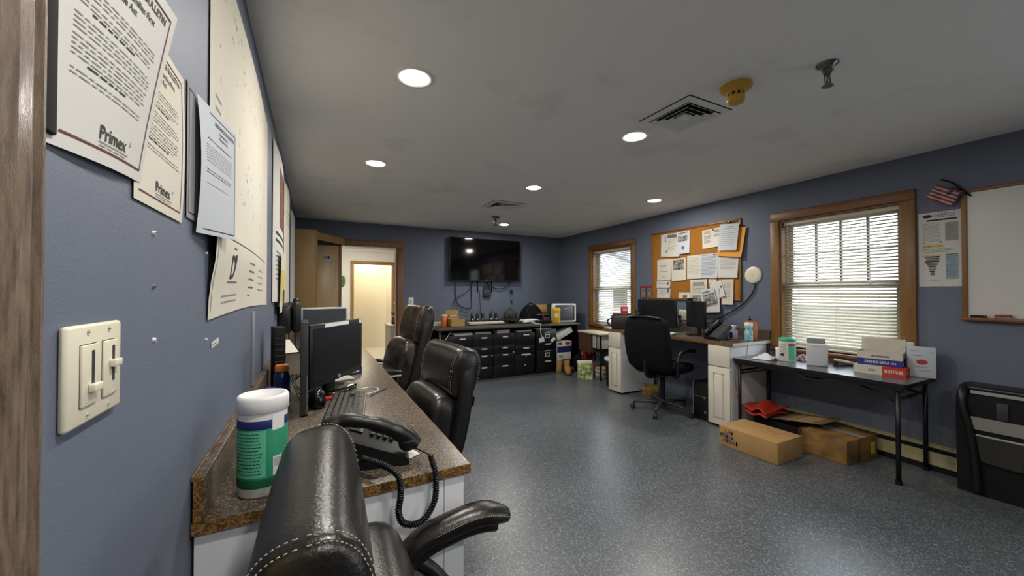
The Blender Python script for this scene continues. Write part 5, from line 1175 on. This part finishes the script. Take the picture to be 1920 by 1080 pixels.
b = MB(BLK); b.prism([(-.11, .012), (-.10, .004), (.085, .125), (.075, .155), (.06, .155), (-.11, .035)], -.09, .09, 'x'); b.prism([(-.06, 0), (.07, 0), (.06, .012), (.03, .085), (.0, .065), (-.05, .012)], -.07, .07, 'x'); b.build('base', t)
b = MB(BLK); b.tube(smoothpath([(-.06, -.11, .055), (-.06, -.08, .085), (-.06, 0, .135), (-.06, .07, .185), (-.06, .10, .175)]), [.026]*8 + [.02]*9 + [.026]*8, 12); b.build('handset', t)
b = MB(SILV); TP = Tr(.03, 0, .095) @ Rx(R(33)); b.box((-.03, .035, 0), (.06, .07, .006), .001, T=TP); b.m(GREYP)
for i in range(3):
    for j in range(3): b.box((-.025+i*.028, -.055+j*.026, .0), (-.008+i*.028, -.04+j*.026, .006), .002, T=TP)
b.build('keypad', t)
t = thing('sanitizer_bottle', 'lavender bottle with a white flip cap beside the right desk phone', 'bottle', (3.96, 2.545, DTP)); b = MB(LAVENDER); b.lathe([(.002, 0), (.034, 0), (.038, .006), (.038, .09), (.015, .115)], n=20); b.build('body', t); b = MB(WHT); b.lathe([(.012, .114), (.012, .125), (.026, .145), (.026, .15), (.002, .15)], n=16); b.build('cap', t); b = MB(NAVY); cpatch(b, .0386, R(120), R(200), .015, .08, 6); b.build('label', t)
t = thing('aqua_bottle', 'aqua printed plastic bottle at the near corner of the right desk', 'bottle', (3.99, 2.405, DTP)); b = MB(AQUA); b.lathe([(.002, 0), (.034, 0), (.037, .006), (.037, .10), (.03, .12), (.036, .14), (.036, .155)], n=24); b.build('body', t); b = MB(WHT); b.lathe([(.036, .154), (.037, .157), (.037, .185), (.03, .19), (.002, .19)], n=20); b.build('cap', t)
t = thing('wooden_holder', 'orange brown wooden holder with a dark pump behind the aqua bottle', 'holder', (4.10, 2.44, DTP), R(-20)); b = MB(ORANGED); b.box((-.04, -.03, 0), (.05, .03, .19), .008); b.box((-.075, -.03, .16), (.05, .03, .195), .008); b.build('body', t); b = MB(BLKM); b.cyl((-.02, 0, .195), (-.02, 0, .25), .006, n=8); b.box((-.035, -.008, .21), (-.005, .008, .222), .002); b.build('pump', t)
b = MB(BROWN); b.box((-.1, -.05, 0), (.1, .05, .01), .003); tag(b.build('desk_pad', None, (3.86, 2.47, DTP), R(30)), 'flat dark red pad between the phone and the bottles on the right desk', 'pad')
b = MB(GREYP); b.tube(smoothpath([(3.9, 2.44, .866), (3.88, 2.37, .866), (3.85, 2.332, .862), (3.83, 2.325, .80), (3.79, 2.31, .735), (3.70, 2.30, .735)]), .003, 6); tag(b.build('phone_lead'), 'thin grey lead running from the right desk over its end to the folding table', 'cable')
b = MB(GREYP); b.tube(smoothpath([(3.70, 2.366, .60), (3.70, 2.366, .5), (3.74, 2.366, .32), (3.80, 2.362, .14), (3.82, 2.36, .02)]), .003, 6); tag(b.build('power_lead'), 'thin grey lead hanging down the side of the near white cabinet', 'cable')
t = thing('tower_computer', 'black tower computer on the floor beside the near white cabinet', 'computer', (3.70, 2.635, 0)); b = MB(BLKM); b.box((0.004, 0, 0), (.44, .2, .40), .004); b.build('case', t); b = MB(BLK); b.box((-.012, .0, .005), (.003, .2, .395), .004); b.m(GREYP); b.box((-.013, .19, .0), (-.004, .199, .40)); b.build('front_panel', t); b = MB(SILV); b.cyl((-.014, .06, .24), (-.011, .06, .24), .01, n=10); b.cyl((-.014, .05, .09), (-.011, .05, .09), .012, n=10); b.box((-.0135, .02, .247), (-.011, .17, .25)); b.build('button', t)
carton('foot_box', 'small yellow printed carton on the floor under the right desk', (4.0, 3.72, 0), R(-50), .2, .12, .13, mat('yellow_brown_print', '9c7d3a', .7, var=.9, vs=14, vhex='3a2c18'), ())

# ------------------------------------------------------------------ folding table
TZ = .72; tx, ty = 3.935, 1.745
t = thing('folding_table', 'black folding table with a grey white worn top under the near window', 'table', (tx, ty, 0))
b = MB(mat('worn_table_top', '5f6269', .24, var=.3, vs=3, vhex='45484e', spec=.6)); hw, hl, rr = .28, .628, .035
pl4 = []
for cx, cy, a0 in ((hw-rr, hl-rr, 0), (-hw+rr, hl-rr, 90), (-hw+rr, -hl+rr, 180), (hw-rr, -hl+rr, 270)):
    for k in range(6): q = R(a0+k*18); pl4.append((cx+rr*math.cos(q), cy+rr*math.sin(q)))
b.prism(pl4, TZ-.004, TZ, 'z'); b.m(BLK); b.prism([(x*1.004, y*1.002) for x, y in pl4], TZ-.03, TZ-.0042, 'z'); b.build('tabletop', t)
for i, (sx, sy) in enumerate(((-1, -1), (1, -1), (-1, 1), (1, 1))):
    x, y = sx*.245, sy*.57
    b = MB(BLKSTEEL); b.tube([(x, y, .0), (x, y, TZ-.031)], .0145, 10); b.m(BLKM); b.cyl((x, y, 0), (x, y, .03), .019, n=10); b.build('leg', t)
for sy in (-1, 1):
    b = MB(BLKSTEEL); b.tube([(-.245, sy*.57, .60), (.245, sy*.57, .60)], .010, 8); b.tube([(-.245, sy*.57, .685), (.245, sy*.57, .685)], .010, 8); b.build('crossbar', t)
    b = MB(BLKSTEEL); b.tube([(-.235, sy*.57, .575), (-.16, sy*.24, TZ-.04)], .009, 8); b.build('brace', t); b = MB(BLKSTEEL); b.tube([(.235, sy*.57, .575), (.16, sy*.24, TZ-.04)], .009, 8); b.build('brace', t)
b = MB(BLKSTEEL); b.box((-.27, -.6, TZ-.055), (-.25, .6, TZ-.031)); b.box((.25, -.6, TZ-.055), (.27, .6, TZ-.031)); b.build('rail', t)
b = MB(BLKM); b.tube(smoothpath([(-.1, -.15, TZ-.04), (-.14, -.08, TZ-.08), (-.14, .06, TZ-.085), (-.1, .12, TZ-.04)]), .007, 6); b.build('carry_handle', t)
TT_ = TZ+.0005
t = thing('wipes_canister', 'white wipes canister with a mint label and green lid on the folding table', 'canister', (3.945, 2.02, TT_), R(-70))
b = MB(mat('cream_white_plastic', 'd6d4c9', .4)); b.lathe([(.002, 0), (.062, 0), (.066, .006), (.066, .19)], n=36); b.build('body', t)
b = MB(MINT); cpatch(b, .0665, R(-75), R(20), .02, .145, 14); b.m(mat('brown_red_label', '8d3a30', .6)); cpatch(b, .0667, R(-75), R(20), .147, .165, 14); b.m(NAVY); cpatch(b, .0667, R(-135), R(-105), .05, .075, 5); b.m(INKL)
for k in range(7): cpatch(b, .0667, R(-140), R(-95), .085+k*.012, .089+k*.012, 4)
b.build('label', t)
b = MB(mat('green_lid', '2fa37a', .4)); b.lathe([(.067, .188), (.069, .192), (.069, .21), (.05, .218), (.002, .219)], n=36); b.build('lid', t)
t = thing('small_jar', 'small white jar with a dark nozzle left of the mint wipes canister', 'jar', (4.02, 2.12, TT_)); b = MB(WHT); b.lathe([(.002, 0), (.036, 0), (.038, .005), (.038, .085)], n=24); b.build('body', t); b = MB(mat('white_cap', 'e9e9ea', .35)); b.lathe([(.04, .082), (.041, .085), (.041, .105), (.03, .11), (.002, .11)], n=24); b.m(BLKM); b.cyl((0, .0, .11), (0, 0, .145), .009, .005, 10); b.build('cap', t)
def crumple(name, label, cat, loc, rz, m, w_, d_, h_, seed, grp=None):
    rnd = random.Random(seed); ph = [rnd.uniform(0, 6) for _ in range(4)]; b = MB(m)
    b.slab(lambda u, v: (-w_/2+w_*u, -d_/2+d_*v, .003+h_*(.5+.5*math.sin(u*7+ph[0])*math.cos(v*6+ph[1]))*math.sin(PI*u)**.6*math.sin(PI*v)**.6), 12, 10, .0015)
    return tag(b.build(name, None, loc, rz), label, cat, grp)
crumple('plastic_bag', 'crumpled white plastic bag at the far left corner of the folding table', 'bag', (3.90, 2.20, TT_), .3, mat('thin_white_plastic', 'd8dbe2', .35), .26, .16, .055, 4)
crumple('wrapper_heap', 'blue and red crumpled wrappers between the canister and the white device box', 'wrapper', (4.10, 1.92, TT_), 1.2, mat('mixed_wrapper', 'c4c6d4', .4, var=1, vs=16, vhex='7a2a3c', detail=1), .22, .14, .07, 9)
for i, (x, y, l) in enumerate(((3.86, 2.16, 'left black binder clip on the white plastic bag'), (3.86, 2.075, 'right black binder clip beside the mint wipes canister'))):
    b = MB(mat('navy_black', '10121c', .35)); b.prism([(-.018, 0), (.018, 0), (.003, .022), (-.003, .022)], -.02, .02, 'x', T=Rz(.5)); tag(b.build('binder_clip', None, (x, y, TT_)), l, 'binder clip', 'binder clips on the folding table')
t = thing('device_box', 'white device box standing open on the folding table', 'box', (3.93, 1.775, TT_), R(-65))
b = MB(mat('matte_white_box', 'c3c4c8', .6)); b.box((-.075, -.05, 0), (.075, .05, .19), .008); b.m(PAPERG); b.box((.05, -.0508, .018), (.068, -.0495, .026)); b.box((-.02, -.0508, .168), (.02, -.0495, .172)); b.build('body', t); b = MB(PAPERG); b.box((-.072, .035, .185), (.06, .05, .232), .002); b.build('lid_flap', t)
t = thing('stapler', 'white topped stapler on the folding table right of the device box', 'stapler', (4.11, 1.66, TT_), R(150)); b = MB(DGREY); b.box((-.07, -.018, 0), (.075, .018, .012), .004); b.box((.05, -.015, .01), (.075, .015, .045), .004); b.build('base', t); b = MB(WHT); b.box((-.075, -.02, 0), (.07, .02, .022), .007, T=Tr(0, 0, .028) @ Ry(R(-12))); b.build('arm', t)
INKP = mat('purple_print', '6b5563', .8)
def squig(b, x0, x1, z, h, y, seed, loose=False):
    """a row of unreadable printed strokes"""
    rnd = random.Random(seed); x = x0; t = h*.2
    while x < x1:
        w_ = h*rnd.uniform(.3, .6); k = rnd.random(); dz = rnd.uniform(-.15, .15)*h if loose else 0
        b.box((x, y-.0003, z+dz), (x+t, y+.0005, z+h+dz))
        if k < .7: b.box((x, y-.0003, z+dz+(h-t)*rnd.choice((0, .45, 1))), (x+w_, y+.0005, z+dz+(h-t)*rnd.choice((0, .45, 1))+t))
        if k > .3: b.box((x+w_-t, y-.0003, z+dz), (x+w_, y+.0005, z+dz+h*rnd.uniform(.5, 1)))
        x += w_ + h*.16
t = thing('glove_box', 'red and white flat carton at the bottom of the box stack on the folding table', 'box', (4.0, 1.365, TT_), R(-82), 'cartons on the folding table')
b = MB(PAPERW); b.box((-.15, -.10, 0), (.02, .10, .065)); b.m(REDBOX); b.box((.02, -.1005, 0), (.15, .1005, .0655)); b.m(PAPER); squig(b, .034, .135, .022, .026, -.1012, 5); b.text('100', .03, Tr(.1512, -.085, .02) @ Rz(R(90)), True); b.m(INKL); b.box((-.06, -.1008, .025), (-.02, -.0995, .04)); b.build('carton', t)
t = thing('glove_box', 'blue and white opened carton stacked on the red and white one', 'box', (4.03, 1.38, TT_+.0665), R(-78), 'cartons on the folding table')
b = MB(PAPERW); b.box((-.13, -.09, .05), (.13, -.088, .105)); b.box((-.13, .088, .05), (.13, .09, .105)); b.box((-.13, -.09, .05), (-.128, .09, .105)); b.box((.128, -.09, .05), (.13, .09, .105)); b.m(BLUEBOX); b.box((-.1305, -.0905, 0), (.1305, .0905, .05)); b.m(PAPER); squig(b, -.085, .05, .016, .022, -.0912, 3); squig(b, .065, .095, .018, .014, -.0912, 4); b.m(INKM); squig(b, -.05, .06, .066, .014, -.0906, 8); b.m(PAPER); b.box((.1306, -.05, .02), (.1309, .0, .028)); b.box((.1306, -.06, .006), (.1309, -.02, .016)); b.build('carton', t)
b = MB(PAPERW); b.box((-.13, 0, 0), (.13, .003, .10), T=Tr(0, .09, .10) @ Rx(R(-12))); b.m(mat('pale_card_inside', 'c6bda8', .8)); b.box((-.11, -.0012, .01), (.11, .0, .09), T=Tr(0, .09, .10) @ Rx(R(-12))); b.build('lid_flap', t)
t = thing('white_carton', 'tall white carton with a red oval at the right end of the folding table', 'box', (4.115, 1.175, TT_), R(-72), 'cartons on the folding table')
b = MB(PAPERB); b.box((-.075, -.04, 0), (.075, .04, .225), .002); b.m(INKL)
for z, x0, x1 in ((.195, -.06, -.01), (.185, .04, .06), (.16, -.06, .0), (.075, -.04, .03), (.05, -.02, .05)): b.box((x0, -.0408, z), (x1, -.0398, z+.005))
b.m(mat('oval_red', 'a8383a', .6)); b.prism([(.002+.03*math.cos(a*PI/12), .115+.019*math.sin(a*PI/12)) for a in range(24)], -.0412, -.0398, 'y'); b.build('carton', t)
t = thing('white_sleeve', 'tall translucent white sleeve standing behind the opened carton', 'sleeve', (4.17, 1.37, TT_), R(-85)); b = MB(mat('milky_plastic', 'cfd0d0', .4)); b.box((-.12, -.012, 0), (.14, .012, .25), .01); b.build('sleeve_body', t)
# under the table
def marks(b, c, seed, n, w_, h_, y, T):
    rnd = random.Random(seed)
    for _ in range(n):
        x, z = rnd.uniform(0, w_), rnd.uniform(0, h_); L = rnd.uniform(.015, .04)
        b.add([(c[0]+x, y, c[1]+z), (c[0]+x+L, y, c[1]+z+rnd.uniform(-.008, .012)), (c[0]+x+L, y, c[1]+z+.004), (c[0]+x, y, c[1]+z+.004)], [(0, 1, 2, 3)], False, T)

t = thing('cardboard_box', 'long light cardboard box with purple print nearest the white cabinet', 'box', (3.435, 1.985, 0), R(-90), 'cardboard boxes under the folding table')
b = MB(CARD); b.box((-.245, -.185, 0), (.245, .175, .172), .003); b.m(INKP); squig(b, -.19, -.12, .115, .036, -.1865, 2, True); squig(b, -.235, -.13, .075, .036, -.1865, 3, True); squig(b, -.215, -.09, .035, .036, -.1865, 6, True)
marks(b, (-.02, -.03), 3, 16, .16, .08, 0, Tr(0, 0, .1725) @ Rx(R(-90)))
marks(b, (-.12, .03), 6, 8, .2, .05, 0, Tr(.2455, 0, 0) @ Rz(R(90))); b.build('carton', t)
b = MB(CARDT); b.box((-.243, -.008, .1722), (.243, .008, .1726)); b.box((.2452, -.008, .08), (.2456, .008, .172)); b.build('tape', t)
t = thing('cardboard_box', 'stained wide cardboard box with a yellow sticker under the right half of the table', 'box', (3.965, 1.635, 0), R(-94), 'cardboard boxes under the folding table')
b = MB(CARDD); b.box((-.165, -.23, 0), (.165, .21, .185), .004); b.m(INKP); marks(b, (-.14, .03), 8, 7, .22, .1, -.2306, Matrix()); marks(b, (-.15, .02), 12, 9, .1, .13, 0, Tr(.1656, 0, 0) @ Rz(R(90))); b.build('carton', t)
b = MB(mat('yellow_sticker', 'c9b545', .6)); b.box((.165, .115, .035), (.1662, .175, .13)); b.build('sticker', t)
b = MB(PAPERG); b.box((-.165, -.02, .1852), (.165, .05, .1858)); b.build('tape', t)
t = thing('open_cardboard_box', 'open worn cardboard box with its flaps folded out behind the other two', 'box', (4.0, 2.05, 0), R(-92))
b = MB(CARDD); b.box((-.2, -.2, 0), (.2, .2, .005)); b.m(BLKM); b.box((-.2, -.2, 0), (.2, -.195, .17)); b.m(CARDD); b.box((-.2, .195, 0), (.2, .2, .17)); b.box((-.2, -.2, 0), (-.195, .2, .17)); b.box((.195, -.2, 0), (.2, .2, .17)); b.build('carton', t)
b = MB(mat('dusty_flap', '7d684c', .85, var=.5, vs=8, vhex='5e4d38')); b.box((-.06, -.17, 0), (.37, .15, .006), T=Tr(0, 0, .186) @ Ry(R(-9))); b.m(CARDT); b.box((.08, -.17, .0061), (.11, .15, .008), T=Tr(0, 0, .186) @ Ry(R(-9))); b.box((.14, -.17, .0061), (.29, .15, .008), T=Tr(0, 0, .186) @ Ry(R(-9))); b.build('flap', t)
b = MB(CARDD); b.box((0, -.2, 0), (.10, .2, .005), T=Tr(.2, 0, .165) @ Ry(R(75))); b.build('flap', t)
t = thing('red_vest', 'red vinyl vest heaped on the open cardboard box', 'vest', (3.90, 2.185, .165), R(-95))
b = MB(REDORANGE); b.slab(lambda u, v: (-.12+.24*u, -.19+.34*v, .08 + .05*math.sin(PI*u)*math.sin(PI*v) + .018*math.sin(u*11+v*4)), 14, 14, .012); b.build('top_layer', t); b = MB(REDORANGE); b.slab(lambda u, v: (-.10+.22*u, -.19+.32*v, .035 + .03*math.sin(PI*v) + .012*math.sin(u*9+1)), 12, 12, .012); b.build('lower_layer', t)
# big black bin at the right
t = thing('utility_cart', 'big black cart with silver strips and a clear window at the right edge', 'cart', (3.95, .965, 0), R(-90))
b = MB(BLKM); W = 1.0
b.prism([(.03, 0), (.275, 0), (.275, .70), (.10, .70), (.012, .64), (.012, .42)], 0, W, 'x'); b.build('body', t)
b = MB(BLK); b.tube(smoothpath([(.03, .25, .70), (.03, .1, .712), (.03, .03, .68), (.035, .0, .60), (.07, -.004, .42), (.09, .002, .2), (.095, .012, .02)]), .022, 10); b.build('corner_rail', t)
b = MB(BLK); b.box((0.0, .05, .69), (W, .27, .722), .015); b.build('lid', t)
b = MB(SILV); b.box((.06, .026, .672), (W, .032, .694), T=Tr(0, .02, 0)); b.build('silver_strip', t)
b = MB(mat('pale_strip', '8b8984', .4, metal=.3)); b.add([(.05, -.004, .525), (W, -.004, .525), (W, -.004, .447), (.07, -.004, .443), (.05, .008, .525), (W, .008, .525), (W, .008, .447), (.07, .008, .443)], [(0, 3, 2, 1), (4, 5, 6, 7), (0, 1, 5, 4), (2, 3, 7, 6), (0, 4, 7, 3), (1, 2, 6, 5)]); b.build('silver_strip', t)
b = MB(DGREY); b.box((.18, .004, .53), (.23, .011, .64), .002); b.build('latch', t)
b = MB(CLEARP); b.prism([(.09, .40), (.30, .40), (.285, .225), (.115, .235)], -.002, .010, 'y'); b.build('clear_window', t)
b = MB(mat('cart_contents', '6b6458', .8, var=1, vs=18, vhex='2a2724')); b.prism([(.10, .39), (.29, .39), (.28, .235), (.12, .24)], .0105, .0125, 'y'); b.build('contents', t)
b = MB(SILV); b.box((.09, -.004, .40), (.8, .008, .412), .002); b.build('window_rim', t)
for x in (.05, .9):
    b = MB(BLKM); b.cyl((x-.012, .08, .03), (x+.012, .08, .03), .03, n=14); b.build('caster', t)
